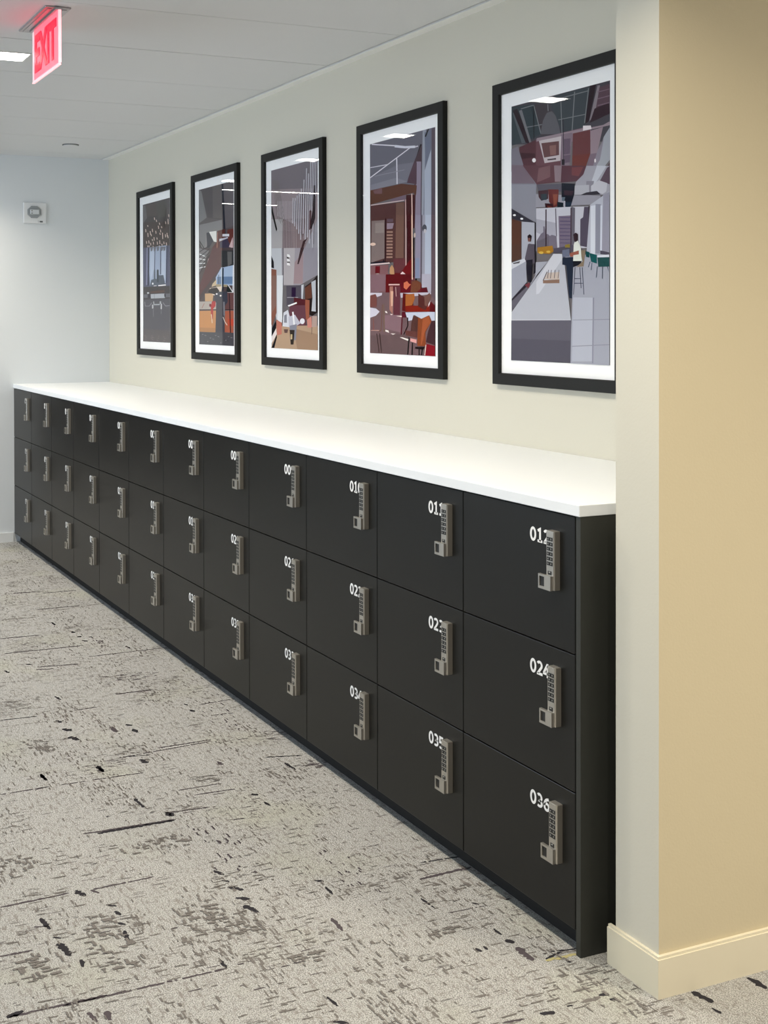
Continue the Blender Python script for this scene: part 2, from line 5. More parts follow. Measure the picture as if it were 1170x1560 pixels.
'3':[["7b737a",[0.0,0.0,1.0,0.0,1.0,0.155,0.006,0.107]],["9a8c90",[0.006,0.107,1.0,0.155,1.0,0.533,0.0,0.511]],["857478",[0.126,0.279,0.776,0.303,0.615,0.524,0.238,0.516]],["b4b0b2",[0.005,0.275,0.261,0.284,0.246,0.517,0.0,0.511]],["a09da5",[0.781,0.436,1.0,0.313,1.0,0.533,0.615,0.524]],["8e7c7e",[0.442,0.291,0.766,0.431,0.599,0.524,0.502,0.522]],["77706e",[0.026,0.049,0.139,0.28,0.146,0.28,0.032,0.05]],["77706e",[0.043,0.052,0.166,0.289,0.172,0.289,0.049,0.052]],["77706e",[0.059,0.055,0.192,0.298,0.199,0.298,0.066,0.055]],["77706e",[0.076,0.058,0.218,0.308,0.225,0.308,0.083,0.058]],["77706e",[0.093,0.061,0.244,0.317,0.251,0.317,0.1,0.061]],["77706e",[0.11,0.064,0.27,0.326,0.277,0.326,0.117,0.064]],["77706e",[0.127,0.067,0.296,0.335,0.302,0.335,0.133,0.067]],["77706e",[0.144,0.07,0.322,0.344,0.328,0.344,0.15,0.07]],["77706e",[0.16,0.073,0.347,0.353,0.354,0.353,0.167,0.073]],["c0b8be",[0.148,0.18,0.149,0.263,0.157,0.264,0.157,0.18]],["c0b8be",[0.182,0.182,0.182,0.269,0.19,0.269,0.191,0.182]],["c0b8be",[0.216,0.183,0.215,0.274,0.224,0.274,0.224,0.183]],["c0b8be",[0.249,0.185,0.248,0.28,0.257,0.28,0.258,0.185]],["c0b8be",[0.283,0.186,0.281,0.285,0.29,0.285,0.291,0.186]],["c0b8be",[0.316,0.187,0.314,0.29,0.323,0.291,0.324,0.188]],["c0b8be",[0.349,0.189,0.347,0.296,0.355,0.296,0.357,0.189]],["c0b8be",[0.382,0.19,0.38,0.301,0.388,0.301,0.39,0.191]],["c0b8be",[0.415,0.192,0.412,0.306,0.42,0.306,0.423,0.192]],["c0b8be",[0.447,0.193,0.444,0.311,0.453,0.312,0.455,0.194]],["c0b8be",[0.48,0.195,0.477,0.317,0.485,0.317,0.488,0.195]],["c0b8be",[0.512,0.196,0.509,0.322,0.517,0.322,0.52,0.196]],["b3a8ac",[0.239,0.297,0.229,0.47,0.236,0.47,0.246,0.297]],["b3a8ac",[0.276,0.295,0.266,0.471,0.273,0.471,0.283,0.295]],["b3a8ac",[0.313,0.293,0.303,0.472,0.309,0.472,0.32,0.293]],["b3a8ac",[0.35,0.291,0.339,0.473,0.346,0.473,0.357,0.291]],["b3a8ac",[0.387,0.289,0.376,0.474,0.382,0.474,0.393,0.289]],["b3a8ac",[0.422,0.293,0.412,0.475,0.418,0.475,0.429,0.294]],["b3a8ac",[0.458,0.298,0.448,0.476,0.455,0.476,0.464,0.298]],["b3a8ac",[0.493,0.303,0.484,0.476,0.49,0.477,0.5,0.303]],["b3a8ac",[0.528,0.307,0.52,0.477,0.526,0.477,0.535,0.307]],["b3a8ac",[0.564,0.312,0.555,0.478,0.561,0.478,0.57,0.312]],["c9c6cf",[0.484,0.179,0.474,0.317,0.494,0.317,0.503,0.18]],["5c545c",[0.505,0.196,0.497,0.293,0.505,0.293,0.513,0.196]],["c9c6cf",[0.529,0.181,0.518,0.334,0.537,0.335,0.548,0.182]],["5c545c",[0.55,0.198,0.54,0.311,0.548,0.311,0.558,0.198]],["c9c6cf",[0.573,0.171,0.56,0.352,0.579,0.353,0.592,0.172]],["5c545c",[0.595,0.188,0.582,0.329,0.59,0.329,0.603,0.188]],["c9c6cf",[0.619,0.161,0.603,0.378,0.622,0.378,0.638,0.162]],["5c545c",[0.64,0.178,0.625,0.354,0.633,0.354,0.648,0.178]],["c9c6cf",[0.663,0.139,0.643,0.411,0.662,0.412,0.682,0.14]],["5c545c",[0.685,0.156,0.665,0.388,0.672,0.388,0.693,0.156]],["c9c6cf",[0.718,0.094,0.696,0.381,0.715,0.381,0.736,0.095]],["5c545c",[0.739,0.111,0.718,0.357,0.726,0.358,0.747,0.111]],["c9c6cf",[0.771,0.037,0.741,0.43,0.759,0.431,0.789,0.038]],["5c545c",[0.792,0.054,0.762,0.407,0.77,0.407,0.8,0.055]],["c9c6cf",[0.81,0.067,0.785,0.404,0.804,0.404,0.829,0.068]],["5c545c",[0.831,0.084,0.806,0.38,0.814,0.38,0.839,0.084]],["c9c6cf",[0.857,0.003,0.824,0.437,0.843,0.437,0.875,0.004]],["5c545c",[0.878,0.02,0.846,0.413,0.853,0.414,0.885,0.02]],["c9c6cf",[0.892,0.005,0.874,0.267,0.892,0.268,0.91,0.006]],["5c545c",[0.913,0.022,0.895,0.245,0.902,0.245,0.92,0.022]],["c9c6cf",[0.927,0.007,0.893,0.466,0.911,0.467,0.945,0.008]],["5c545c",[0.947,0.024,0.914,0.443,0.922,0.443,0.955,0.024]],["c9c6cf",[0.963,0.009,0.951,0.192,0.97,0.193,0.981,0.01]],["5c545c",[0.983,0.026,0.972,0.17,0.98,0.17,0.991,0.026]],["372c30",[0.929,0.136,0.959,0.138,0.953,0.31,0.88,0.363,0.834,0.357,0.903,0.269]],["5b3c40",[0.841,0.266,0.873,0.26,0.856,0.366,0.833,0.365]],["4a3638",[0.791,0.408,0.734,0.438,0.631,0.525,0.591,0.524,0.704,0.421]],["1f1a1c",[0.006,0.191,0.029,0.212,0.137,0.334,0.119,0.348,0.01,0.233]],["a7a0a8",[0.012,0.438,1.0,0.465,1.0,0.607,0.638,0.655,0.0,0.647]],["c7c9cf",[0.012,0.438,0.238,0.444,0.256,0.841,0.118,0.841,0.0,0.639]],["b9b2b6",[0.286,0.445,0.534,0.452,0.501,0.653,0.282,0.646]],["9c97a1",[0.729,0.457,1.0,0.465,1.0,0.603,0.698,0.648]],["a58f94",[0.527,0.529,0.713,0.48,0.698,0.648,0.501,0.645]],["4a3638",[0.655,0.455,0.729,0.457,0.61,0.542,0.584,0.54]],["f4f2f2",[0.361,0.481,0.411,0.484,0.437,0.5,0.368,0.496]],["f4f2f2",[0.359,0.506,0.409,0.509,0.435,0.525,0.365,0.521]],["f4f2f2",[0.357,0.526,0.407,0.529,0.433,0.545,0.363,0.541]],["3d3330",[0.352,0.494,0.406,0.501,0.413,0.507,0.359,0.504]],["3d3330",[0.357,0.522,0.427,0.523,0.427,0.529,0.365,0.528]],["2c2a2e",[0.005,0.478,0.062,0.516,0.066,0.552,0.004,0.546]],["8d5e50",[0.004,0.554,0.122,0.561,0.123,0.801,0.016,0.882,0.001,0.866]],["8c6c64",[0.021,0.591,0.127,0.593,0.118,0.761,0.016,0.801]],["4c4a52",[0.265,0.445,0.266,0.65,0.282,0.65,0.281,0.445]],["e3e5ea",[0.135,0.593,0.271,0.595,0.245,0.865,0.143,0.841]],["5b5560",[0.345,0.655,0.668,0.655,0.673,0.763,0.35,0.766]],["34243e",[0.461,0.664,0.553,0.665,0.548,0.72,0.456,0.719]],["b9b4bc",[0.362,0.72,0.601,0.722,0.602,0.719,0.362,0.717]],["2f2626",[0.742,0.664,0.891,0.639,1.0,0.607,1.0,0.802,0.891,0.821,0.745,0.802]],["6b4438",[0.741,0.671,0.875,0.65,0.884,0.726,0.751,0.733]],["cdd0d8",[0.668,0.655,0.72,0.652,0.689,0.763,0.669,0.724]],["c3c6ce",[0.876,0.642,0.964,0.632,0.965,0.798,0.878,0.795,0.898,0.726]],["5b2a30",[0.51,0.719,0.751,0.733,0.745,0.802,0.502,0.813]],["a0604c",[0.751,0.733,0.839,0.737,0.831,0.84,0.742,0.841]],["6d4650",[0.413,0.762,0.748,0.763,0.769,0.871,0.402,0.881]],["b89c84",[0.115,0.874,1.0,0.871,1.0,1.0,0.0,1.0]],["a58872",[0.51,0.888,0.999,0.916,1.0,1.0,0.577,0.998]],["232024",[0.015,0.89,0.11,0.846,0.114,0.886,0.01,0.935]],["e6dcdc",[0.01,0.935,0.114,0.89,0.127,0.922,0.006,0.976]],["232024",[0.004,0.999,0.127,0.922,0.133,0.938,0.07,0.999]],["fafafa",[0.374,0.762,0.569,0.745,0.576,0.753,0.397,0.769]],["dcdde6",[0.283,0.801,0.38,0.786,0.423,0.825,0.402,0.881,0.26,0.877]],["8c8c98",[0.298,0.817,0.354,0.809,0.357,0.857,0.294,0.857]],["c3c2d0",[0.392,0.825,0.532,0.813,0.65,0.86,0.495,0.884,0.402,0.881]],["f0f0f4",[0.471,0.798,0.502,0.877,0.536,0.876,0.504,0.797]],["e6e6ee",[0.74,0.848,0.732,0.856,0.713,0.862,0.687,0.864,0.662,0.862,0.644,0.856,0.637,0.849,0.645,0.841,0.664,0.835,0.69,0.833,0.715,0.835,0.734,0.841]],["c27c6e",[0.118,0.841,0.246,0.857,0.24,0.921,0.134,0.928]],["d08c80",[0.786,0.841,0.876,0.821,0.886,0.882,0.798,0.883]],["b8a098",[0.891,0.821,0.992,0.821,0.988,0.878,0.886,0.879]],["8c8c9a",[0.418,0.873,0.574,0.864,0.551,0.951,0.427,0.952]],["3c3430",[0.416,0.896,0.525,0.896,0.502,0.975,0.44,0.976]],["c8b48c",[0.438,0.92,0.476,0.92,0.474,0.947,0.435,0.948]],["6c5450",[0.29,0.893,0.385,0.893,0.368,0.913,0.304,0.913]],["7c645c",[0.88,0.879,0.877,0.917,0.889,0.917,0.892,0.879]]],
'2':[["5c5456",[0.0,0.0,1.0,0.0,1.0,0.484,0.0,0.46]],["7c7a7c",[0.0,0.0,0.082,0.013,0.237,0.189,0.022,0.215]],["51494c",[0.065,0.0,0.659,0.002,0.666,0.222,0.264,0.19]],["605858",[0.409,0.0,0.668,0.0,0.667,0.214,0.424,0.2]],["807e80",[0.02,0.227,0.683,0.222,0.694,0.291,0.29,0.285,0.18,0.465,0.01,0.315]],["6a6468",[0.719,0.002,1.0,0.003,0.997,0.272,0.763,0.282]],["2a2c38",[0.668,0.0,0.719,0.002,0.815,0.479,0.764,0.478]],["8c8688",[0.217,0.286,0.272,0.28,0.22,0.433,0.166,0.416]],["3c3c46",[0.226,0.286,0.29,0.285,0.428,0.344,0.26,0.403]],["e9e8e4",[0.308,0.283,0.522,0.285,0.524,0.355,0.445,0.349]],["5e3430",[0.556,0.286,0.763,0.282,0.747,0.478,0.271,0.467,0.314,0.404,0.533,0.355]],["6c3c38",[0.83,0.289,0.996,0.287,0.997,0.4,0.823,0.38]],["e0e0e8",[0.693,0.311,0.878,0.317,0.877,0.332,0.691,0.326]],["c9c8d4",[0.604,0.338,0.843,0.335,0.843,0.342,0.603,0.354]],["474054",[0.62,0.358,0.826,0.342,0.954,0.414,0.611,0.451]],["b07868",[0.547,0.294,0.517,0.472,0.534,0.473,0.564,0.295]],["efeaf0",[0.718,0.413,0.821,0.406,0.971,0.408,0.971,0.415,0.735,0.418]],["3b3b3c",[0.769,0.417,0.995,0.423,0.999,0.484,0.764,0.478]],["d7b9bc",[0.872,0.396,0.976,0.339,0.98,0.407]],["3d3838",[0.0,0.328,0.229,0.415,0.251,0.413,0.02,0.326]],["3d3838",[0.0,0.352,0.227,0.435,0.249,0.433,0.017,0.35]],["3d3838",[0.0,0.377,0.225,0.455,0.246,0.452,0.014,0.374]],["3d3838",[0.0,0.401,0.223,0.475,0.244,0.472,0.011,0.398]],["3d3838",[0.0,0.425,0.222,0.495,0.242,0.492,0.008,0.422]],["3d3838",[0.0,0.45,0.22,0.516,0.239,0.512,0.005,0.446]],["d9dadc",[0.018,0.404,0.11,0.419,0.181,0.449,0.015,0.436]],["c4b0b8",[0.293,0.435,0.417,0.454,0.362,0.469,0.253,0.466]],["564a4c",[0.005,0.376,1.0,0.405,1.0,0.728,0.006,0.721]],["7c787c",[0.005,0.376,0.308,0.402,0.0,0.545]],["2f2c30",[0.017,0.404,0.336,0.371,0.326,0.367,0.007,0.4]],["e2e2e6",[0.015,0.418,0.201,0.44,0.213,0.435,0.027,0.413]],["2f2c30",[0.014,0.439,0.335,0.391,0.323,0.388,0.002,0.435]],["e2e2e6",[0.014,0.449,0.202,0.462,0.208,0.456,0.021,0.443]],["2f2c30",[0.011,0.473,0.333,0.412,0.32,0.409,0.0,0.47]],["e2e2e6",[0.013,0.479,0.202,0.483,0.203,0.477,0.014,0.473]],["2f2c30",[0.008,0.508,0.332,0.433,0.317,0.43,0.0,0.504]],["e2e2e6",[0.013,0.509,0.203,0.504,0.198,0.499,0.008,0.503]],["3a2c30",[0.018,0.547,0.355,0.434,0.332,0.431,0.0,0.544]],["c8b0b8",[0.284,0.452,0.399,0.451,0.219,0.51]],["5f3c3e",[0.406,0.388,0.704,0.396,0.657,0.511,0.0,0.69,0.017,0.62]],["4d3f42",[0.657,0.511,0.675,0.52,0.283,0.649,0.037,0.713,0.0,0.69]],["3d3d40",[0.666,0.412,1.0,0.421,1.0,0.506,0.875,0.528,0.657,0.511]],["6c6a6a",[0.829,0.424,0.953,0.428,0.948,0.501,0.84,0.515]],["a9bcd8",[0.657,0.519,1.0,0.51,1.0,0.633,0.516,0.626,0.502,0.575]],["6b84a8",[0.54,0.572,0.978,0.579,0.975,0.624,0.536,0.618]],["c9b494",[0.403,0.616,0.52,0.588,0.516,0.626,0.382,0.633]],["a8997c",[0.517,0.618,0.831,0.626,0.83,0.639,0.515,0.635]],["27303e",[0.688,0.52,0.68,0.662,0.72,0.663,0.728,0.521]],["4c4c50",[0.58,0.56,0.575,0.619,0.59,0.619,0.595,0.56]],["c8ccd4",[0.657,0.515,0.659,0.645,0.677,0.645,0.675,0.516]],["e8e8ee",[0.979,0.51,0.968,0.674,0.993,0.674,1.0,0.51]],["262a2a",[0.831,0.63,0.972,0.674,0.791,0.672]],["e6e6ea",[0.849,0.632,0.963,0.673,0.981,0.67,0.867,0.63]],["e6e6ea",[0.809,0.676,0.989,0.677,0.989,0.674,0.809,0.672]],["c7a27c",[0.182,0.674,0.436,0.673,0.411,0.724,0.187,0.723]],["e0d0c0",[0.323,0.641,0.684,0.633,0.642,0.696,0.415,0.685]],["2e2628",[0.282,0.658,0.361,0.642,0.534,0.639,0.607,0.661,0.567,0.687,0.3,0.671]],["b3aaa4",[0.012,0.724,0.526,0.725,0.521,0.776,0.01,0.775]],["9c4038",[0.097,0.767,0.171,0.736,0.16,0.735,0.087,0.765]],["3c2624",[0.01,0.774,1.0,0.777,1.0,0.782,0.009,0.78]],["c48c5c",[0.019,0.784,0.521,0.783,0.511,0.893,0.017,0.891]],["b08058",[0.017,0.891,0.511,0.893,0.508,0.923,0.024,0.918]],["6c4c4c",[0.718,0.671,1.0,0.678,1.0,0.777,0.709,0.777]],["a8604c",[0.764,0.787,0.999,0.786,0.99,0.92,0.754,0.917]],["c0503c",[0.852,0.836,0.996,0.836,0.993,0.878,0.849,0.878]],["424450",[0.473,0.681,0.607,0.666,0.828,0.668,0.841,0.731,0.71,0.772,0.488,0.729]],["b03838",[0.392,0.724,0.498,0.724,0.495,0.755,0.426,0.772,0.42,0.837,0.362,0.837,0.36,0.758]],["742c30",[0.372,0.75,0.368,0.755,0.356,0.759,0.34,0.76,0.325,0.758,0.314,0.755,0.31,0.749,0.315,0.744,0.326,0.74,0.342,0.739,0.358,0.741,0.369,0.744]],["4a464e",[0.519,0.703,0.714,0.713,0.752,0.934,0.488,0.936]],["7c7c84",[0.708,0.73,0.719,0.815,0.767,0.815,0.755,0.73]],["e6dcd0",[0.697,0.824,0.75,0.854,0.767,0.852,0.714,0.823]],["e6dcd0",[0.751,0.854,0.814,0.875,0.829,0.873,0.766,0.852]],["f0f0f4",[0.557,0.68,0.553,0.683,0.543,0.684,0.53,0.685,0.517,0.684,0.507,0.682,0.504,0.68,0.507,0.677,0.517,0.675,0.531,0.675,0.544,0.676,0.553,0.677]],["f0e6e0",[0.668,0.692,0.664,0.694,0.655,0.696,0.642,0.697,0.629,0.696,0.619,0.694,0.616,0.691,0.62,0.689,0.629,0.687,0.642,0.686,0.655,0.687,0.665,0.689]],["d8c0a8",[0.361,0.806,0.385,0.863,0.412,0.862,0.388,0.806]],["34242c",[0.869,0.681,0.91,0.984,0.935,0.984,0.894,0.681]],["504e54",[0.014,0.92,0.999,0.92,0.999,1.0,0.005,1.0]],["3a383e",[0.051,0.933,0.111,0.936,0.116,0.932,0.056,0.929]],["8c8a90",[0.322,0.958,0.381,0.961,0.385,0.957,0.327,0.954]],["3a383e",[0.585,0.982,0.642,0.985,0.646,0.981,0.589,0.978]],["8c8a90",[0.844,0.945,0.898,0.948,0.902,0.945,0.848,0.942]],["3a383e",[0.203,0.978,0.263,0.981,0.267,0.977,0.208,0.974]],["8c8a90",[0.476,0.94,0.533,0.943,0.537,0.94,0.48,0.937]],["3a383e",[0.733,0.965,0.788,0.967,0.793,0.964,0.737,0.961]],["8c8a90",[0.089,0.936,0.149,0.939,0.154,0.935,0.094,0.932]],["3a383e",[0.359,0.96,0.418,0.963,0.422,0.96,0.364,0.957]],["8c8a90",[0.621,0.984,0.677,0.987,0.681,0.984,0.625,0.981]],["3a383e",[0.878,0.948,0.932,0.951,0.936,0.947,0.882,0.944]],["8c8a90",[0.241,0.981,0.3,0.984,0.305,0.98,0.246,0.977]],["3a383e",[0.512,0.943,0.569,0.946,0.573,0.943,0.516,0.94]],["8c8a90",[0.768,0.967,0.823,0.97,0.827,0.967,0.772,0.964]],["3a383e",[0.127,0.938,0.187,0.942,0.192,0.938,0.132,0.935]],["8c8a90",[0.396,0.963,0.454,0.966,0.459,0.963,0.401,0.96]],["3a383e",[0.656,0.987,0.712,0.99,0.717,0.986,0.661,0.984]],["8c8a90",[0.912,0.95,0.966,0.953,0.97,0.95,0.916,0.947]],["3a383e",[0.278,0.983,0.337,0.986,0.342,0.983,0.283,0.98]],["8c8a90",[0.548,0.946,0.605,0.949,0.609,0.946,0.552,0.943]],["3a383e",[0.803,0.97,0.858,0.973,0.862,0.969,0.807,0.966]],["8c8a90",[0.165,0.941,0.225,0.944,0.229,0.941,0.17,0.938]]],
'1':[["4a4242",[0.0,0.001,1.0,0.0,1.0,0.36,0.007,0.343]],["564b48",[0.11,0.013,0.61,0.008,0.6,0.103,0.165,0.094]],["55504c",[0.467,0.009,1.0,0.003,0.837,0.12,0.597,0.126]],["6a6668",[0.004,0.005,0.1,0.009,0.164,0.102,0.01,0.136]],["5c5456",[0.887,0.009,1.0,0.001,1.0,0.164,0.915,0.123]],["4a3c38",[0.075,0.13,0.989,0.163,1.0,0.352,0.051,0.336]],["e4cfc4",[0.427,0.11,0.456,0.113,0.466,0.13,0.44,0.13]],["e4cfc4",[0.501,0.129,0.529,0.133,0.54,0.146,0.514,0.147]],["e4cfc4",[0.613,0.155,0.64,0.158,0.651,0.171,0.625,0.172]],["e4cfc4",[0.574,0.175,0.602,0.178,0.612,0.198,0.586,0.199]],["e4cfc4",[0.69,0.184,0.718,0.187,0.729,0.197,0.703,0.198]],["e4cfc4",[0.171,0.155,0.2,0.158,0.212,0.167,0.184,0.168]],["e4cfc4",[0.093,0.18,0.123,0.184,0.133,0.204,0.105,0.204]],["e4cfc4",[0.35,0.188,0.379,0.191,0.389,0.213,0.362,0.213]],["e4cfc4",[0.479,0.207,0.507,0.211,0.517,0.229,0.491,0.229]],["e4cfc4",[0.652,0.206,0.679,0.209,0.69,0.226,0.664,0.226]],["e4cfc4",[0.629,0.227,0.657,0.23,0.668,0.242,0.642,0.243]],["e4cfc4",[0.179,0.211,0.209,0.214,0.218,0.242,0.191,0.242]],["e4cfc4",[0.271,0.201,0.3,0.205,0.31,0.229,0.283,0.23]],["e4cfc4",[0.305,0.224,0.333,0.227,0.345,0.24,0.317,0.241]],["e4cfc4",[0.725,0.23,0.753,0.233,0.761,0.275,0.735,0.276]],["e4cfc4",[0.827,0.245,0.854,0.248,0.864,0.267,0.839,0.268]],["e4cfc4",[0.887,0.237,0.914,0.24,0.923,0.263,0.898,0.264]],["e4cfc4",[0.914,0.256,0.941,0.259,0.951,0.276,0.926,0.276]],["e4cfc4",[0.412,0.25,0.441,0.253,0.451,0.276,0.424,0.276]],["e4cfc4",[0.521,0.256,0.549,0.259,0.56,0.272,0.533,0.273]],["e4cfc4",[0.126,0.268,0.155,0.271,0.166,0.288,0.138,0.289]],["e4cfc4",[0.215,0.267,0.245,0.27,0.255,0.29,0.228,0.291]],["e4cfc4",[0.283,0.286,0.312,0.289,0.323,0.306,0.295,0.307]],["e4cfc4",[0.388,0.283,0.416,0.286,0.427,0.303,0.4,0.304]],["e4cfc4",[0.532,0.286,0.56,0.289,0.57,0.308,0.544,0.309]],["e4cfc4",[0.624,0.28,0.652,0.283,0.661,0.307,0.635,0.308]],["e4cfc4",[0.773,0.294,0.8,0.297,0.811,0.313,0.785,0.314]],["e4cfc4",[0.702,0.306,0.729,0.309,0.74,0.321,0.714,0.321]],["e4cfc4",[0.861,0.303,0.888,0.306,0.898,0.328,0.872,0.329]],["e4cfc4",[0.378,0.311,0.407,0.314,0.418,0.333,0.391,0.334]],["e4cfc4",[0.61,0.315,0.638,0.318,0.649,0.33,0.623,0.331]],["e4cfc4",[0.228,0.303,0.257,0.306,0.268,0.329,0.24,0.33]],["e4cfc4",[0.175,0.302,0.205,0.305,0.216,0.32,0.188,0.321]],["e4cfc4",[0.925,0.142,0.952,0.145,0.961,0.18,0.935,0.18]],["e4cfc4",[0.836,0.155,0.863,0.159,0.873,0.175,0.848,0.176]],["e4cfc4",[0.948,0.111,0.975,0.114,0.985,0.13,0.959,0.131]],["e4cfc4",[0.878,0.33,0.905,0.333,0.916,0.343,0.89,0.344]],["e4cfc4",[0.349,0.261,0.377,0.264,0.389,0.276,0.361,0.277]],["5a5a72",[0.004,0.315,1.0,0.328,1.0,0.607,0.02,0.602]],["a8b4cc",[0.201,0.32,0.884,0.324,0.859,0.588,0.268,0.595]],["b9c4d8",[0.262,0.326,0.442,0.33,0.426,0.483,0.296,0.563]],["b9c4d8",[0.7,0.333,0.86,0.337,0.838,0.57,0.68,0.532]],["3a3c50",[0.19,0.315,0.263,0.317,0.232,0.595,0.158,0.594]],["8c8cac",[0.15,0.318,0.124,0.589,0.168,0.589,0.194,0.32]],["4c5068",[0.452,0.326,0.431,0.52,0.46,0.52,0.48,0.327]],["4c5068",[0.661,0.332,0.653,0.523,0.686,0.523,0.693,0.332]],["3e4058",[0.877,0.328,0.852,0.588,0.902,0.588,0.926,0.33]],["74747e",[0.287,0.317,0.395,0.32,0.368,0.347,0.308,0.35]],["74747e",[0.407,0.321,0.514,0.323,0.487,0.35,0.428,0.353]],["74747e",[0.526,0.324,0.631,0.326,0.605,0.352,0.546,0.355]],["74747e",[0.666,0.327,0.77,0.33,0.744,0.356,0.686,0.359]],["74747e",[0.758,0.33,0.861,0.332,0.835,0.358,0.778,0.361]],["59606e",[0.426,0.483,0.473,0.484,0.478,0.548,0.525,0.553,0.532,0.49,0.556,0.483,0.596,0.488,0.606,0.527,0.773,0.529,0.804,0.561,0.835,0.601,0.268,0.6,0.322,0.555,0.418,0.551]],["3e444e",[0.532,0.49,0.596,0.488,0.601,0.576,0.535,0.575]],["f6f6f8",[0.408,0.583,0.403,0.587,0.393,0.589,0.378,0.59,0.364,0.589,0.353,0.586,0.35,0.582,0.354,0.579,0.365,0.576,0.38,0.575,0.394,0.576,0.404,0.579]],["f4f0f2",[0.58,0.596,0.858,0.595,0.857,0.603,0.591,0.604]],["d8d4da",[0.413,0.597,0.521,0.597,0.52,0.602,0.413,0.602]],["423c3e",[0.02,0.601,1.0,0.607,1.0,0.704,0.021,0.7]],["5a4038",[0.288,0.637,0.809,0.632,0.807,0.65,0.287,0.65]],["b0b4bc",[0.298,0.657,0.806,0.658,0.826,0.69,0.307,0.689]],["30303a",[0.187,0.661,0.298,0.66,0.295,0.683,0.198,0.68]],["6c6c74",[0.039,0.656,0.188,0.657,0.185,0.682,0.036,0.681]],["686870",[0.852,0.659,1.0,0.66,1.0,0.686,0.849,0.685]],["30303a",[0.794,0.663,0.852,0.659,0.861,0.681,0.808,0.683]],["c8ccd0",[0.245,0.648,0.239,0.651,0.223,0.653,0.201,0.654,0.179,0.653,0.163,0.65,0.157,0.647,0.163,0.644,0.18,0.642,0.202,0.641,0.224,0.642,0.24,0.644]],["787c84",[0.431,0.658,0.445,0.658,0.442,0.688,0.428,0.688]],["55525a",[0.022,0.695,1.0,0.695,1.0,0.999,0.0,1.0]],["5d5658",[0.009,0.911,1.0,0.912,1.0,1.0,0.0,1.0]],["8c8c94",[0.058,0.71,0.079,0.742,0.104,0.742,0.083,0.709]],["8c8c94",[0.091,0.744,0.252,0.744,0.252,0.74,0.092,0.74]],["8c8c94",[0.262,0.744,0.35,0.721,0.33,0.718,0.242,0.741]],["8c8c94",[0.744,0.722,0.834,0.747,0.853,0.744,0.763,0.719]],["8c8c94",[0.844,0.748,0.992,0.746,0.99,0.741,0.843,0.743]],["a8acb4",[0.422,0.738,0.636,0.738,0.637,0.729,0.423,0.729]],["c3c6ca",[0.35,0.733,0.352,0.761,0.401,0.761,0.399,0.733]],["c3c6ca",[0.672,0.729,0.668,0.766,0.715,0.766,0.718,0.73]],["b0b4ba",[0.396,0.711,0.406,0.734,0.44,0.733,0.43,0.71]],["b0b4ba",[0.636,0.712,0.639,0.73,0.69,0.729,0.688,0.711]],["76767e",[0.383,0.765,0.389,0.82,0.414,0.82,0.407,0.765]],["76767e",[0.68,0.766,0.676,0.802,0.699,0.802,0.703,0.766]],["7a6e70",[0.052,0.96,0.117,0.961,0.122,0.957,0.057,0.955]],["7a6e70",[0.29,0.974,0.354,0.976,0.359,0.971,0.295,0.97]],["7a6e70",[0.523,0.989,0.584,0.99,0.589,0.986,0.528,0.984]],["7a6e70",[0.753,0.962,0.813,0.963,0.818,0.959,0.758,0.957]],["7a6e70",[0.069,0.987,0.133,0.988,0.139,0.984,0.074,0.982]],["7a6e70",[0.312,0.959,0.375,0.961,0.38,0.956,0.317,0.955]],["7a6e70",[0.543,0.974,0.605,0.975,0.61,0.971,0.548,0.969]],["7a6e70",[0.769,0.988,0.829,0.989,0.834,0.985,0.774,0.983]],["7a6e70",[0.09,0.971,0.155,0.973,0.16,0.968,0.096,0.967]],["7a6e70",[0.328,0.986,0.391,0.987,0.396,0.983,0.333,0.981]],["7a6e70",[0.564,0.959,0.625,0.96,0.63,0.956,0.569,0.954]],["7a6e70",[0.789,0.973,0.849,0.975,0.854,0.97,0.794,0.969]],["7a6e70",[0.107,0.998,0.172,1.0,0.177,0.995,0.113,0.994]],["7a6e70",[0.349,0.971,0.412,0.972,0.417,0.968,0.354,0.966]]],
}
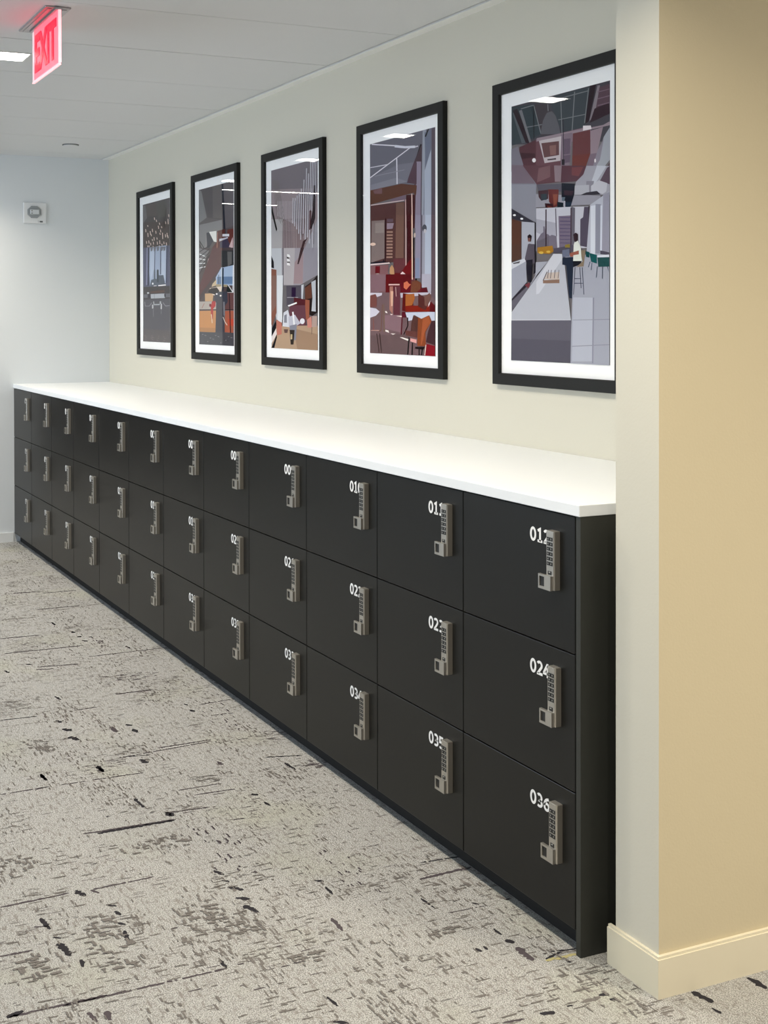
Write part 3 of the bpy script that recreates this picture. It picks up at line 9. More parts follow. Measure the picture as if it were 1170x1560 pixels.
STREAKS=[[1,0.03,[-4.43,-0.355,-4.409,-0.214]],[1,0.02,[-4.365,-0.21,-4.361,-0.022]],[1,0.02,[-3.999,-0.329,-3.997,-0.104]],[2,0.02,[-3.981,-0.066,-3.994,0.029]],[2,0.02,[-3.852,-0.551,-3.839,-0.373]],[1,0.02,[-3.491,-0.627,-3.481,-0.443]],[1,0.02,[-3.221,-0.666,-3.216,-0.304]],[1,0.015,[-3.021,-0.333,-3.028,0.043]],[2,0.012,[-3.466,-0.156,-3.441,0.039]],[1,0.02,[-2.949,-0.582,-2.927,-0.405]],[1,0.02,[-2.917,-0.594,-2.896,-0.522]],[1,0.02,[-2.442,-0.387,-2.44,-0.232]],[2,0.01,[-2.788,-0.775,-2.765,-0.659]],[0,0.014,[-2.303,-0.877,-2.297,-0.739]],[1,0.014,[-2.306,-0.593,-2.313,-0.499]],[1,0.014,[-1.782,-0.435,-1.787,-0.236]],[1,0.012,[-1.743,-0.586,-1.772,-0.242]],[1,0.012,[-2.18,-0.129,-2.196,0.024]],[1,0.012,[-2.04,-0.137,-2.034,-0.043]],[2,0.01,[-1.744,-0.219,-1.754,-0.159]],[1,0.012,[-1.577,-1.03,-1.581,-0.875]],[1,0.01,[-1.58,-0.835,-1.58,-0.753]],[1,0.012,[-1.581,-0.731,-1.577,-0.557]],[1,0.01,[-1.385,-0.505,-1.386,-0.355]],[1,0.012,[-1.328,-0.473,-1.324,-0.324]],[1,0.012,[-1.23,-0.604,-1.219,-0.462]],[2,0.008,[-2.227,-0.893,-2.22,-0.707]],[1,0.01,[-4.934,-0.27,-4.931,-0.184]],[2,0.01,[-2.996,-0.065,-3.006,0.035]],[1,0.009,[-1.572,-0.922,-1.584,-0.868]],[1,0.016,[-1.181,-0.872,-1.173,-0.589]],[0,0.022,[-1.168,-0.833,-1.168,-0.596]],[1,0.014,[-0.825,-1.189,-0.833,-1.007]],[1,0.012,[-0.827,-0.95,-0.834,-0.774]],[1,0.014,[-0.581,-1.241,-0.579,-1.163]],[1,0.014,[-0.319,-1.276,-0.319,-1.059]],[0,0.03,[-0.321,-1.282,-0.33,-1.243]],[1,0.012,[-0.315,-1.16,-0.318,-0.774]],[0,0.012,[-1.748,-0.587,-1.728,-0.481]],[0,0.014,[-1.547,-0.131,-1.514,-0.01]],[1,0.012,[-0.692,-1.14,-0.68,-1.1]],[0,0.012,[-0.622,-0.076,-0.611,0.048]],[1,0.02,[-0.535,-0.129,-0.543,0.037]],[1,0.006,[-0.343,-0.163,-0.338,-0.054]],[0,0.012,[-0.059,-0.076,-0.074,-0.01]],[3,0.02,[-0.053,-0.08,-0.049,0.004]],[0,0.01,[-0.082,-0.046,-0.069,0.019]],[0,0.035,[-3.489,-0.283,-3.456,-0.281]],[0,0.04,[-3.384,-0.284,-3.368,-0.27]],[0,0.03,[-3.354,-0.238,-3.348,-0.224]],[0,0.03,[-3.307,-0.284,-3.276,-0.264]],[0,0.03,[-2.219,-0.686,-2.186,-0.676]],[0,0.04,[-2.115,-0.689,-2.081,-0.663]],[0,0.05,[-2.021,-0.688,-1.973,-0.668]],[0,0.03,[-1.693,-0.683,-1.64,-0.676]],[0,0.04,[-1.7,-0.524,-1.657,-0.518]],[0,0.02,[-1.704,-0.871,-1.638,-0.868]],[0,0.02,[-1.377,-0.652,-1.298,-0.649]],[0,0.025,[-2.07,-0.463,-2.048,-0.444]],[0,0.03,[-2.012,-0.455,-1.967,-0.451]],[1,0.03,[-1.575,-0.295,-1.54,-0.293]],[0,0.02,[-2.215,-0.18,-2.191,-0.175]],[0,0.03,[-2.136,-0.187,-2.109,-0.174]],[0,0.025,[-3.013,-0.616,-3.001,-0.589]],[0,0.03,[-1.237,-0.598,-1.199,-0.597]],[0,0.03,[-1.264,-0.305,-1.247,-0.289]],[0,0.02,[-2.511,-0.615,-2.459,-0.606]],[1,0.03,[-2.067,-0.519,-1.999,-0.519]],[2,0.03,[-2.037,-0.814,-1.908,-0.805]],[2,0.04,[-1.86,-0.529,-1.761,-0.528]],[0,0.02,[-3.702,-0.327,-3.638,-0.327]],[0,0.02,[-3.129,-0.128,-3.076,-0.123]],[0,0.02,[-2.954,-0.721,-2.913,-0.711]],[0,0.02,[-0.805,-0.613,-0.77,-0.598]],[0,0.02,[-0.741,-0.616,-0.725,-0.6]],[0,0.03,[-0.7,-0.615,-0.667,-0.584]],[0,0.025,[-0.634,-0.62,-0.614,-0.589]],[0,0.03,[-0.586,-0.618,-0.541,-0.599]],[0,0.02,[-0.727,-0.933,-0.713,-0.916]],[0,0.02,[-0.688,-0.928,-0.663,-0.919]],[0,0.02,[-0.627,-0.939,-0.611,-0.923]],[0,0.02,[-0.583,-0.936,-0.526,-0.942]],[0,0.02,[-0.728,-1.108,-0.663,-1.1]],[0,0.02,[-0.621,-1.103,-0.609,-1.086]],[0,0.03,[-0.587,-1.1,-0.517,-1.088]],[0,0.02,[-0.491,-1.07,-0.457,-1.074]],[0,0.03,[-0.84,-0.988,-0.799,-0.975]],[1,0.02,[-0.827,-0.95,-0.801,-0.936]],[0,0.015,[-0.361,-0.773,-0.318,-0.774]],[0,0.03,[-1.224,-0.586,-1.199,-0.59]],[0,0.02,[-0.641,-0.39,-0.628,-0.369]],[0,0.015,[-0.597,-0.38,-0.549,-0.382]],[0,0.02,[-1.189,-0.294,-1.154,-0.289]],[0,0.02,[-1.474,-0.093,-1.398,-0.088]],[2,0.04,[-1.106,-1.112,-1.007,-1.083]],[2,0.03,[-0.687,-0.974,-0.57,-0.984]],[2,0.04,[-0.57,-0.984,-0.418,-0.985]],[2,0.04,[-0.639,-0.739,-0.484,-0.732]],[2,0.05,[-1.048,-0.748,-0.997,-0.737]],[2,0.04,[-0.594,-0.679,-0.446,-0.665]],[2,0.04,[-1.064,-0.677,-0.981,-0.621]],[0,0.02,[-1.7,-0.678,-1.635,-0.676]],[0,0.02,[-1.699,-0.87,-1.637,-0.867]],[1,0.02,[-0.269,-1.116,-0.226,-1.108]],[0,0.02,[-0.025,-0.649,-0.006,-0.621]],[2,0.03,[-0.557,-1.179,-0.433,-1.172]],[1,0.02,[-0.436,-0.443,-0.368,-0.448]],[2,0.03,[-0.313,-0.585,-0.259,-0.57]],[0,0.015,[-0.118,-0.616,-0.075,-0.612]],[1,0.03,[-0.258,-1.077,-0.221,-1.082]],[0,0.012,[-0.439,-0.184,-0.38,-0.179]],[0,0.016,[-0.365,-0.077,-0.351,-0.065]],[0,0.014,[-0.229,-0.104,-0.195,-0.104]],[0,0.03,[-0.171,-0.11,-0.151,-0.099]],[1,0.03,[-0.131,-0.106,-0.065,-0.106]],[0,0.02,[-0.167,-0.197,-0.147,-0.194]],[0,0.02,[-0.166,-0.177,-0.15,-0.174]],[2,0.02,[-0.375,0.002,-0.341,0.017]],[2,0.03,[-0.278,-0.221,-0.251,-0.213]],[2,0.02,[-0.506,-0.11,-0.481,-0.095]],[0,0.02,[-0.034,-0.035,-0.022,-0.033]],[0,0.02,[-0.344,0.012,-0.347,0.024]],[0,0.03,[0.125,-0.227,0.133,-0.194]],[0,0.015,[0.126,-0.156,0.127,-0.142]],[0,0.02,[0.118,-0.064,0.122,-0.041]],[0,0.02,[0.141,-0.053,0.145,-0.037]],[0,0.03,[0.188,0.136,0.24,0.145]],[0,0.02,[0.256,0.127,0.281,0.13]],[0,0.03,[0.192,0.292,0.245,0.296]],[1,0.012,[0.124,-0.321,0.129,-0.269]],[2,0.02,[0.125,-0.118,0.124,-0.065]],[2,0.01,[0.121,-0.002,0.193,-0.003]]]
import bpy, bmesh, math, random
from mathutils import Matrix, Vector
COL = bpy.context.scene.collection
SC = bpy.context.scene
PI = math.pi

# ------------------------------------------------------------------ measures (metres)
W = 0.5                      # locker pitch along the wall (x)
RH = 0.3247                  # locker row height
ZT = 1.030                   # top of the upper doors
D = 0.667                    # back wall plane (y)
H = 2.593                    # ceiling
XF = -6.0                    # far wall plane
SEAM = [-.0465, -.5240, -.9990, -1.4930, -1.9900, -2.4640, -2.9660, -3.4760, -3.9850, -4.4910, -4.9850, -5.4990, -5.9980]

# ------------------------------------------------------------------ materials
def lin(c):
    c = c/255.0
    return c/12.92 if c <= .04045 else ((c+.055)/1.055)**2.4
def hexl(h):
    return tuple(lin(int(h[i:i+2], 16)) for i in (0, 2, 4))
def mat(name, col, rough=.5, metal=0, spec=.5, emis=None, estr=0, bump=None, var=None):
    m = bpy.data.materials.new(name); m.use_nodes = True
    nt = m.node_tree; b = nt.nodes['Principled BSDF']
    b.inputs['Base Color'].default_value = (*col, 1)
    b.inputs['Roughness'].default_value = rough
    b.inputs['Metallic'].default_value = metal
    b.inputs['Specular IOR Level'].default_value = spec
    if emis:
        b.inputs['Emission Color'].default_value = (*emis, 1)
        b.inputs['Emission Strength'].default_value = estr
    if bump or var:
        tc = nt.nodes.new('ShaderNodeTexCoord')
    if bump:
        n = nt.nodes.new('ShaderNodeTexNoise'); n.inputs['Scale'].default_value = bump[0]; n.inputs['Detail'].default_value = 3
        nt.links.new(tc.outputs['Object'], n.inputs['Vector'])
        bp = nt.nodes.new('ShaderNodeBump'); bp.inputs['Strength'].default_value = bump[1]; bp.inputs['Distance'].default_value = .002
        nt.links.new(n.outputs['Fac'], bp.inputs['Height']); nt.links.new(bp.outputs['Normal'], b.inputs['Normal'])
    if var:
        n2 = nt.nodes.new('ShaderNodeTexNoise'); n2.inputs['Scale'].default_value = var[0]; n2.inputs['Detail'].default_value = 4
        nt.links.new(tc.outputs['Object'], n2.inputs['Vector'])
        mx = nt.nodes.new('ShaderNodeMix'); mx.data_type = 'RGBA'
        mx.inputs[6].default_value = (*col, 1); mx.inputs[7].default_value = (*[c*var[1] for c in col], 1)
        nt.links.new(n2.outputs['Fac'], mx.inputs[0]); nt.links.new(mx.outputs[2], b.inputs['Base Color'])
    return m

M = {}
M['wall'] = mat('wall_paint', (.615, .595, .515), .75, spec=.2, bump=(160, .12))
M['farwall'] = mat('far_wall_paint', (.68, .71, .735), .75, spec=.2, bump=(160, .12))
M['rear'] = mat('added_wall_grey', (.26, .25, .26), .8, spec=.2, bump=(160, .1))  # for the added end wall, kept dark to dim glass reflections
M['tan'] = mat('tan_wall_paint', (.60, .53, .375), .75, spec=.2, bump=(160, .15))
M['ceiling'] = mat('ceiling_tile', (.70, .71, .72), .9, spec=.1, bump=(240, .25), var=(300, .93))
M['trimw'] = mat('white_trim', (.82, .82, .80), .55, spec=.3)
M['groove'] = mat('shadow_gap', (.02, .02, .02), .9)
M['base'] = mat('cream_baseboard', (.72, .67, .53), .5, spec=.35)
M['basew'] = mat('white_baseboard', (.72, .73, .73), .5, spec=.35)
M['counter'] = mat('white_solid_surface', (.83, .86, .89), .42, spec=.4, var=(60, .985))
M['laminate'] = mat('black_laminate', (.0080, .0080, .0074), .34, spec=.31, bump=(600, .06), var=(25, 1.12))
M['laminate2'] = mat('black_laminate_panel', (.030, .0315, .027), .5, spec=.4, bump=(500, .06), var=(14, 1.1))
M['carcass'] = mat('black_carcass', (.006, .006, .006), .8)
M['number'] = mat('white_vinyl_number', (.85, .85, .85), .5)
M['nickel'] = mat('satin_nickel', (.50, .475, .43), .36, metal=.85, bump=(900, .04))
M['nickel_shaded'] = mat('satin_nickel_shaded', (.40, .375, .33), .42, metal=.8)  # same nickel darkened: shade put into the lock's right side
M['button'] = mat('black_button', (.012, .012, .012), .4)
M['legend'] = mat('grey_button_legend', (.45, .45, .43), .5)
M['frame'] = mat('black_frame_wood', (.010, .010, .009), .5, spec=.22, bump=(300, .1))
M['mat'] = mat('white_mat_board', (.98, .985, 1.0), .85, spec=.1)
M['plate'] = mat('brushed_aluminium', (.45, .43, .44), .35, metal=.8)
M['plastic'] = mat('white_plastic', (.74, .75, .76), .4, spec=.4)
M['lens'] = mat('frosted_strobe_lens', (.30, .32, .33), .25, spec=.5)
M['lensc'] = mat('strobe_reflector', (.62, .64, .66), .3, spec=.5)
M['darkmark'] = mat('dark_print', (.08, .085, .09), .6)
M['lamp'] = mat('lit_diffuser', (.9, .9, .88), .5, emis=(1, .97, .9), estr=30)
M['lampframe'] = mat('lamp_trim', (.8, .8, .78), .5)
M['sky'] = mat('daylight_glazing', (.5, .55, .6), .3, emis=(.78, .88, 1), estr=1.6)
M['dark'] = mat('painted_shade_ring', (.06, .062, .065), .6)
M['exitpanel'] = mat('lit_red_acrylic', (.9, .25, .3), .2, emis=(1, .085, .13), estr=1.0)
M['exitletter'] = mat('lit_red_letter', (.8, .0, .02), .3, emis=(1, .0, .035), estr=1.0)
M['exitclear'] = mat('edge_lit_clear_acrylic', (.85, .8, .82), .15, emis=(1, .45, .52), estr=.4)
M['exitedge'] = mat('bright_acrylic_edge', (.95, .8, .8), .15, emis=(1, .35, .40), estr=1.0)

def glass_material():
    m = bpy.data.materials.new('picture_glass'); m.use_nodes = True; nt = m.node_tree; nt.nodes.clear(); N = nt.nodes.new; L = nt.links.new
    o = N('ShaderNodeOutputMaterial'); mx = N('ShaderNodeMixShader'); t = N('ShaderNodeBsdfTransparent'); g = N('ShaderNodeBsdfGlossy')
    g.inputs['Roughness'].default_value = 0.0
    # Schlick reflectance of a thin pane, the same from both sides
    ge = N('ShaderNodeNewGeometry'); dt = N('ShaderNodeVectorMath'); dt.operation = 'DOT_PRODUCT'
    L(ge.outputs['Normal'], dt.inputs[0]); L(ge.outputs['Incoming'], dt.inputs[1])
    def mm(op, a, b):
        n = N('ShaderNodeMath'); n.operation = op; n.use_clamp = op in ('MULTIPLY_ADD',)
        for i, v in enumerate((a, b)):
            if v is None: continue
            if isinstance(v, (int, float)): n.inputs[i].default_value = v
            else: L(v, n.inputs[i])
        return n.outputs[0]
    c = mm('ABSOLUTE', dt.outputs['Value'], None)
    p = mm('POWER', mm('SUBTRACT', 1.0, c), 5.0)
    f = mm('MINIMUM', mm('MULTIPLY', mm('ADD', mm('MULTIPLY', p, .96), .04), .95), 1.0)
    L(f, mx.inputs[0]); L(t.outputs[0], mx.inputs[1]); L(g.outputs[0], mx.inputs[2]); L(mx.outputs[0], o.inputs[0]); return m
M['glass'] = glass_material()

def print_material():
    m = bpy.data.materials.new('photo_print'); m.use_nodes = True; nt = m.node_tree; b = nt.nodes['Principled BSDF']
    a = nt.nodes.new('ShaderNodeAttribute'); a.attribute_name = 'ink'
    nt.links.new(a.outputs['Color'], b.inputs['Base Color'])
    b.inputs['Roughness'].default_value = .85; b.inputs['Specular IOR Level'].default_value = .05
    return m
M['print'] = print_material()

def carpet_material():
    m = bpy.data.materials.new('patterned_carpet_tile'); m.use_nodes = True; nt = m.node_tree
    N = nt.nodes; L = nt.links; b = N['Principled BSDF']
    b.inputs['Roughness'].default_value = .95; b.inputs['Specular IOR Level'].default_value = .05
    tc = N.new('ShaderNodeTexCoord')
    def noise(sx, sy, scale, detail=2, rough=.5, off=0.0, dist=0.0):
        mp = N.new('ShaderNodeMapping'); mp.inputs['Scale'].default_value = (sx, sy, 1); mp.inputs['Location'].default_value = (off, off*.7, 0)
        L.new(tc.outputs['Object'], mp.inputs['Vector'])
        n = N.new('ShaderNodeTexNoise'); n.inputs['Scale'].default_value = scale; n.inputs['Detail'].default_value = detail
        n.inputs['Roughness'].default_value = rough; n.inputs['Distortion'].default_value = dist
        L.new(mp.outputs[0], n.inputs['Vector']); return n.outputs['Fac']
    def ramp(v, a, c):
        r = N.new('ShaderNodeMapRange'); r.inputs[1].default_value = a; r.inputs[2].default_value = c; r.inputs[3].default_value = 0; r.inputs[4].default_value = 1
        L.new(v, r.inputs[0]); return r.outputs[0]
    def math_(op, a, c):
        n = N.new('ShaderNodeMath'); n.operation = op; n.use_clamp = (op != 'MULTIPLY_ADD')
        for i, v in enumerate((a, c)):
            if isinstance(v, (int, float)): n.inputs[i].default_value = v
            else: L.new(v, n.inputs[i])
        return n.outputs[0]
    def mixc(f, a, c):
        n = N.new('ShaderNodeMix'); n.data_type = 'RGBA'
        if isinstance(f, (int, float)): n.inputs[0].default_value = f
        else: L.new(f, n.inputs[0])
        for i, v in ((6, a), (7, c)):
            if isinstance(v, tuple): n.inputs[i].default_value = (*v, 1)
            else: L.new(v, n.inputs[i])
        return n.outputs[2]
    speck = noise(1, 1, 330, 2, .6)
    cloud = noise(1, 1, 5, 3, .55, 3)
    base = mixc(ramp(speck, .36, .60), (.17, .17, .164), (.52, .52, .508))
    base = mixc(math_('MULTIPLY', ramp(noise(1, 1, 3.1, 2, .5, 9), .55, .75), .35), base, (.38, .39, .29))
    # pale brown flecks drawn out along x, gathered in patches
    f1 = ramp(noise(26, 105, 1, 5, .72, 1, .15), .545, .585)
    patch = ramp(cloud, .30, .55)
    c1 = mixc(math_('MULTIPLY', f1, math_('MULTIPLY', patch, .9)), base, (.23, .215, .20))
    f1b = ramp(noise(62, 70, 1, 5, .75, 31, .2), .56, .60)
    c1 = mixc(math_('MULTIPLY', f1b, .75), c1, (.235, .225, .205))
    # thin dashes along y
    f2 = ramp(noise(130, 13, 1, 3, .6, 5, .1), .62, .64)
    c2 = mixc(math_('MULTIPLY', f2, math_('MULTIPLY', ramp(noise(1, 1, 4, 2, .5, 15), .42, .6), .9)), c1, (.115, .105, .105))
    # near black bits
    f3 = ramp(noise(38, 80, 1, 4, .7, 21, .2), .69, .71)
    c3 = mixc(f3, c2, (.055, .048, .052))
    L.new(c3, b.inputs['Base Color'])
    bp = N.new('ShaderNodeBump'); bp.inputs['Strength'].default_value = .5; bp.inputs['Distance'].default_value = .004
    L.new(speck, bp.inputs['Height']); L.new(bp.outputs['Normal'], b.inputs['Normal'])
    return m
M['carpet'] = carpet_material()
def yarn(name, col):
    m = mat(name, col, .95, spec=.05, bump=(500, .6)); return m
M['y0'] = yarn('near_black_yarn', (.035, .033, .038))
M['y1'] = yarn('purple_grey_yarn', (.085, .072, .080))
M['y2'] = yarn('grey_brown_yarn', (.17, .157, .148))
M['y3'] = yarn('yellow_yarn', (.42, .38, .19))

# ------------------------------------------------------------------ mesh helpers
def new_obj(name, bm, mats, parent=None, loc=(0, 0, 0), smooth=False):
    me = bpy.data.meshes.new(name)
    bmesh.ops.recalc_face_normals(bm, faces=bm.faces)
    bm.to_mesh(me); bm.free()
    if not isinstance(mats, (list, tuple)): mats = [mats]
    for m_ in mats: me.materials.append(m_)
    if smooth:
        for p in me.polygons: p.use_smooth = True
    return link(name, me, parent, loc)
def link(name, me, parent=None, loc=(0, 0, 0)):
    o = bpy.data.objects.new(name, me); COL.objects.link(o); o.location = loc
    if parent: o.parent = parent
    return o
def thing(name, label, cat, loc=(0, 0, 0), group=None):
    o = bpy.data.objects.new(name, None); COL.objects.link(o); o.location = loc; o.empty_display_size = .05
    return tag(o, label, cat, group)
def tag(o, label=None, cat=None, group=None):
    if label: o['label'] = label
    if cat: o['category'] = cat
    if group: o['group'] = group
    return o
def struct(o):
    o['kind'] = 'structure'; return o
def box(bm, x0, x1, y0, y1, z0, z1, mi=0, bev=0, seg=2):
    t = bmesh.new() if bev else bm
    vs = [t.verts.new((x, y, z)) for x in (x0, x1) for y in (y0, y1) for z in (z0, z1)]
    fs = [t.faces.new([vs[i] for i in q]) for q in ((0, 1, 3, 2), (4, 6, 7, 5), (0, 4, 5, 1), (2, 3, 7, 6), (0, 2, 6, 4), (1, 5, 7, 3))]
    for f in fs: f.material_index = mi
    if bev:
        bmesh.ops.bevel(t, geom=list(t.edges), offset=bev, segments=seg, affect='EDGES', profile=.5)
        for f in t.faces: f.material_index = mi
        merge(bm, t)
    return fs
def merge(bm, t):
    vm = {v: bm.verts.new(v.co) for v in t.verts}
    for f in t.faces:
        g = bm.faces.new([vm[v] for v in f.verts]); g.material_index = f.material_index; g.smooth = f.smooth
    t.free()
def prism(bm, pts, axis, a, b, mi=0):
    """extrude a 2D outline along an axis ('x','y','z') from a to b"""
    def P3(p, t):
        return {'x': (t, p[0], p[1]), 'y': (p[0], t, p[1]), 'z': (p[0], p[1], t)}[axis]
    A = [bm.verts.new(P3(p, a)) for p in pts]; B = [bm.verts.new(P3(p, b)) for p in pts]
    n = len(pts); fs = [bm.faces.new(A), bm.faces.new(B[::-1])]
    for i in range(n): fs.append(bm.faces.new([A[i], A[(i+1) % n], B[(i+1) % n], B[i]]))
    for f in fs: f.material_index = mi
    return fs
def circle(cx, cy, r, n=24, ph=0): return [(cx+r*math.cos(ph+2*PI*i/n), cy+r*math.sin(ph+2*PI*i/n)) for i in range(n)]
_tc = {}
def _arc(cx, cy, rx, ry, a0, a1, n=14):
    return [(cx+rx*math.cos(math.radians(a0+(a1-a0)*i/n)), cy+ry*math.sin(math.radians(a0+(a1-a0)*i/n))) for i in range(n+1)]
T_ = .19   # stroke thickness, in digit heights
DIG = {
 '0': [_arc(.33, .5, .235, .417, 90, 450, 28)],
 '1': [[(.12, .80), (.36, .93), (.36, .06)], [(.10, .083), (.60, .083)]],
 '2': [_arc(.30, .68, .225, .235, 150, -20, 14)+[(.40, .44), (.12, .10), (.12, .083), (.61, .083)]],
 '3': [_arc(.28, .69, .22, .227, 140, -90, 14)+_arc(.27, .285, .26, .205, 80, -130, 16)],
 '4': [[(.62, .27), (.06, .27), (.06, .33), (.40, .90), (.44, .90), (.44, .0)]],
 '5': [[(.56, .915), (.14, .915), (.12, .52)]+_arc(.27, .31, .26, .225, 100, -135, 16)],
 '6': [[(.54, .88)]+_arc(.52, .36, .42, .50, 110, 180, 8), _arc(.335, .31, .225, .228, 90, 450, 22)],
 '7': [[(.06, .915), (.58, .915), (.24, .0)]],
 '8': [_arc(.33, .71, .205, .207, 90, 450, 20), _arc(.33, .285, .240, .205, 90, 450, 20)],
 '9': [_arc(.325, .69, .225, .228, 90, 450, 22), [(.12, .12)]+_arc(.14, .64, .42, .52, -70, 0, 8)],
}
def number_mesh(s, h, adv, wx, mt):
    bm = bmesh.new(); dep = .0005
    for k, ch in enumerate(s):
        for path in DIG[ch]:
            closed = math.dist(path[0], path[-1]) < 1e-4
            p = [Vector(q) for q in (path[:-1] if closed else path)]; n = len(p); A = []; B = []
            for i in range(n):
                if closed: a, c = p[i-1], p[(i+1) % n]
                else: a, c = p[max(0, i-1)], p[min(n-1, i+1)]
                d1 = (p[i]-a).normalized() if (p[i]-a).length > 1e-6 else (c-p[i]).normalized()
                d2 = (c-p[i]).normalized() if (c-p[i]).length > 1e-6 else d1
                t = (d1+d2).normalized(); nn = Vector((-t.y, t.x)); m = min(1.9, 1/max(.5, math.cos(d1.angle(d2)/2)))
                A.append(p[i]+nn*T_/2*m); B.append(p[i]-nn*T_/2*m)
            def P3(q, y): return bm.verts.new((k*adv+q.x*h*wx, y, q.y*h))
            VA = [P3(q, -dep) for q in A]; VB = [P3(q, -dep) for q in B]
            for i in range(n if closed else n-1):
                j = (i+1) % n
                try: bm.faces.new([VA[i], VB[i], VB[j], VA[j]])
                except ValueError: pass
    bm.normal_update()
    for f in bm.faces:
        if f.normal.y > 0: f.normal_flip()
    me = bpy.data.meshes.new('locker_number'); bm.to_mesh(me); bm.free(); me.materials.append(mt); return me
def text_mesh(s, height, mi_mat, bold=.0, depth=.0006):
    key = (s, height, bold)
    if key in _tc: return _tc[key]
    cu = bpy.data.curves.new('text', 'FONT'); cu.body = s; cu.size = height/.73; cu.offset = bold; cu.extrude = depth/2; cu.resolution_u = 4
    o = bpy.data.objects.new('text', cu); COL.objects.link(o)
    dg = bpy.context.evaluated_depsgraph_get(); me = bpy.data.meshes.new_from_object(o.evaluated_get(dg))
    bpy.data.objects.remove(o); bpy.data.curves.remove(cu)
    # lay the text in the x-z plane, facing -y, baseline at z=0, left edge at x=0, back at y=0
    me.transform(Matrix.Rotation(PI/2, 4, 'X'))
    x0 = min(v.co.x for v in me.vertices); y1 = max(v.co.y for v in me.vertices)
    me.transform(Matrix.Translation((-x0, -y1, 0)))
    me.materials.clear(); me.materials.append(mi_mat)
    _tc[key] = me; return me

# ------------------------------------------------------------------ the room
YF, XW, XE = -4.6, -12.0, 4.0
# floor: carpet sheet with the individual dark yarn streaks tufted into it
random.seed(4)
bm = bmesh.new()
f = bm.faces.new([bm.verts.new(p) for p in ((XW, YF, 0), (XE, YF, 0), (XE, 3.2, 0), (XW, 3.2, 0))])
zz = .0002
def fleck(cx, cy, ax, ay, mi):
    global zz
    zz += 1e-7; q = []
    for sx, sy in ((-1, -1), (0, -1.1), (1, -1), (1, 1), (0, .9), (-1, 1)):
        q.append((cx+sx*ax*random.uniform(.55, 1.2), cy+sy*ay*random.uniform(.6, 1.2), zz))
    fc = bm.faces.new([bm.verts.new(p) for p in q]); fc.material_index = mi
for _ in range(620):                                   # patches of flecks woven into the pile
    px, py = random.uniform(-6, 1.0), random.uniform(-2.0, .035)
    along = random.random() < .55; n_ = random.randint(8, 30); sp = random.uniform(.03, .09)
    mi = 3 if random.random() < .93 else 2
    for _k in range(n_):
        cx = px+random.gauss(0, sp*(1.5 if along else .8)); cy = min(.036, py+random.gauss(0, sp*(.5 if along else 1.2)))
        if along: fleck(cx, cy, random.uniform(.004, .016), random.uniform(.0012, .0035), mi)
        else: fleck(cx, cy, random.uniform(.0010, .0026), random.uniform(.004, .020), mi)
for _ in range(2600):
    cx, cy = random.uniform(-6, 1.0), random.uniform(-2.0, .035)
    if random.random() < .5: fleck(cx, cy, random.uniform(.003, .012), random.uniform(.001, .0026), 3)
    else: fleck(cx, cy, random.uniform(.001, .0022), random.uniform(.003, .015), 3 if random.random() < .9 else 2)
for (kind, w, pts) in STREAKS:
    a = Vector(pts[:2]); b_ = Vector(pts[2:4]); d = b_-a; L_ = d.length
    if L_ < .004: continue
    t = d/L_; n = Vector((-t.y, t.x)); w_ = w*.62
    if kind == 2 and w >= .025:                       # loose cluster of little dashes
        for _ in range(int(26*max(L_, .05)/.1)):
            c = a+d*random.random()+n*random.uniform(-w*1.3, w*1.3)
            l1 = random.uniform(.004, .016); l2 = random.uniform(.002, .005)
            if random.random() < .45: l1, l2 = l2, l1*.8
            q = [(c.x-l2*random.uniform(.6, 1.2), c.y-l1), (c.x+l2, c.y-l1*random.uniform(.6, 1)), (c.x+l2*random.uniform(.6, 1.2), c.y+l1), (c.x-l2, c.y+l1*random.uniform(.5, 1))]
            zz += 2e-7; fc = bm.faces.new([bm.verts.new((x, y, zz)) for x, y in q]); fc.material_index = 3
        continue
    stepy = .006
    k = max(3, int(L_/stepy)); top = []; bot = []
    for i in range(k+1):
        s = i/k; e_ = min(s, 1-s)*L_; ta = min(1, .45+e_/.02); c = a+d*s
        top.append(c+n*(w_/2*ta*random.uniform(.45, 1.35))); bot.append(c-n*(w_/2*ta*random.uniform(.45, 1.35)))
    for i in range(k):
        if w < .013 and random.random() < .10: continue
        q = [top[i], top[i+1], bot[i+1], bot[i]]
        fc = bm.faces.new([bm.verts.new((p.x, p.y, .0004)) for p in q]); fc.material_index = kind+1
floor = struct(new_obj('floor', bm, [M['carpet'], M['y0'], M['y1'], M['y2'], M['y3']]))
for p in floor.data.polygons:
    if p.normal.z < 0: p.flip()

# ceiling: long tiles running out from the locker wall, thin seams between them
bm = bmesh.new()
xs = [-1.905, -2.535, -3.185, -3.80, -4.42, -5.06, -5.76]
edges = [XW] + [-11.5+i*.64 for i in range(9)] + sorted(xs) + [-1.265+i*.64 for i in range(9)]
edges = sorted(e for e in edges if e < XE) + [XE]
for i in range(len(edges)-1):
    g = .0045 if i % 2 else .0022
    box(bm, edges[i]+g, edges[i+1]-.0015, YF, .610, H, H+.02, 0)
box(bm, XW, XE, YF, 3.2, H+.02, H+.05, 1)
box(bm, .2, XE, .63, 3.2, H, H+.02, 0)
struct(new_obj('ceiling', bm, [M['ceiling'], M['groove']]))
# wall angle along the ceiling edge
bm = bmesh.new()
box(bm, XF, .03, .621, D, H-.004, H+.006, 0)
struct(new_obj('trim_1', bm, M['trimw']))

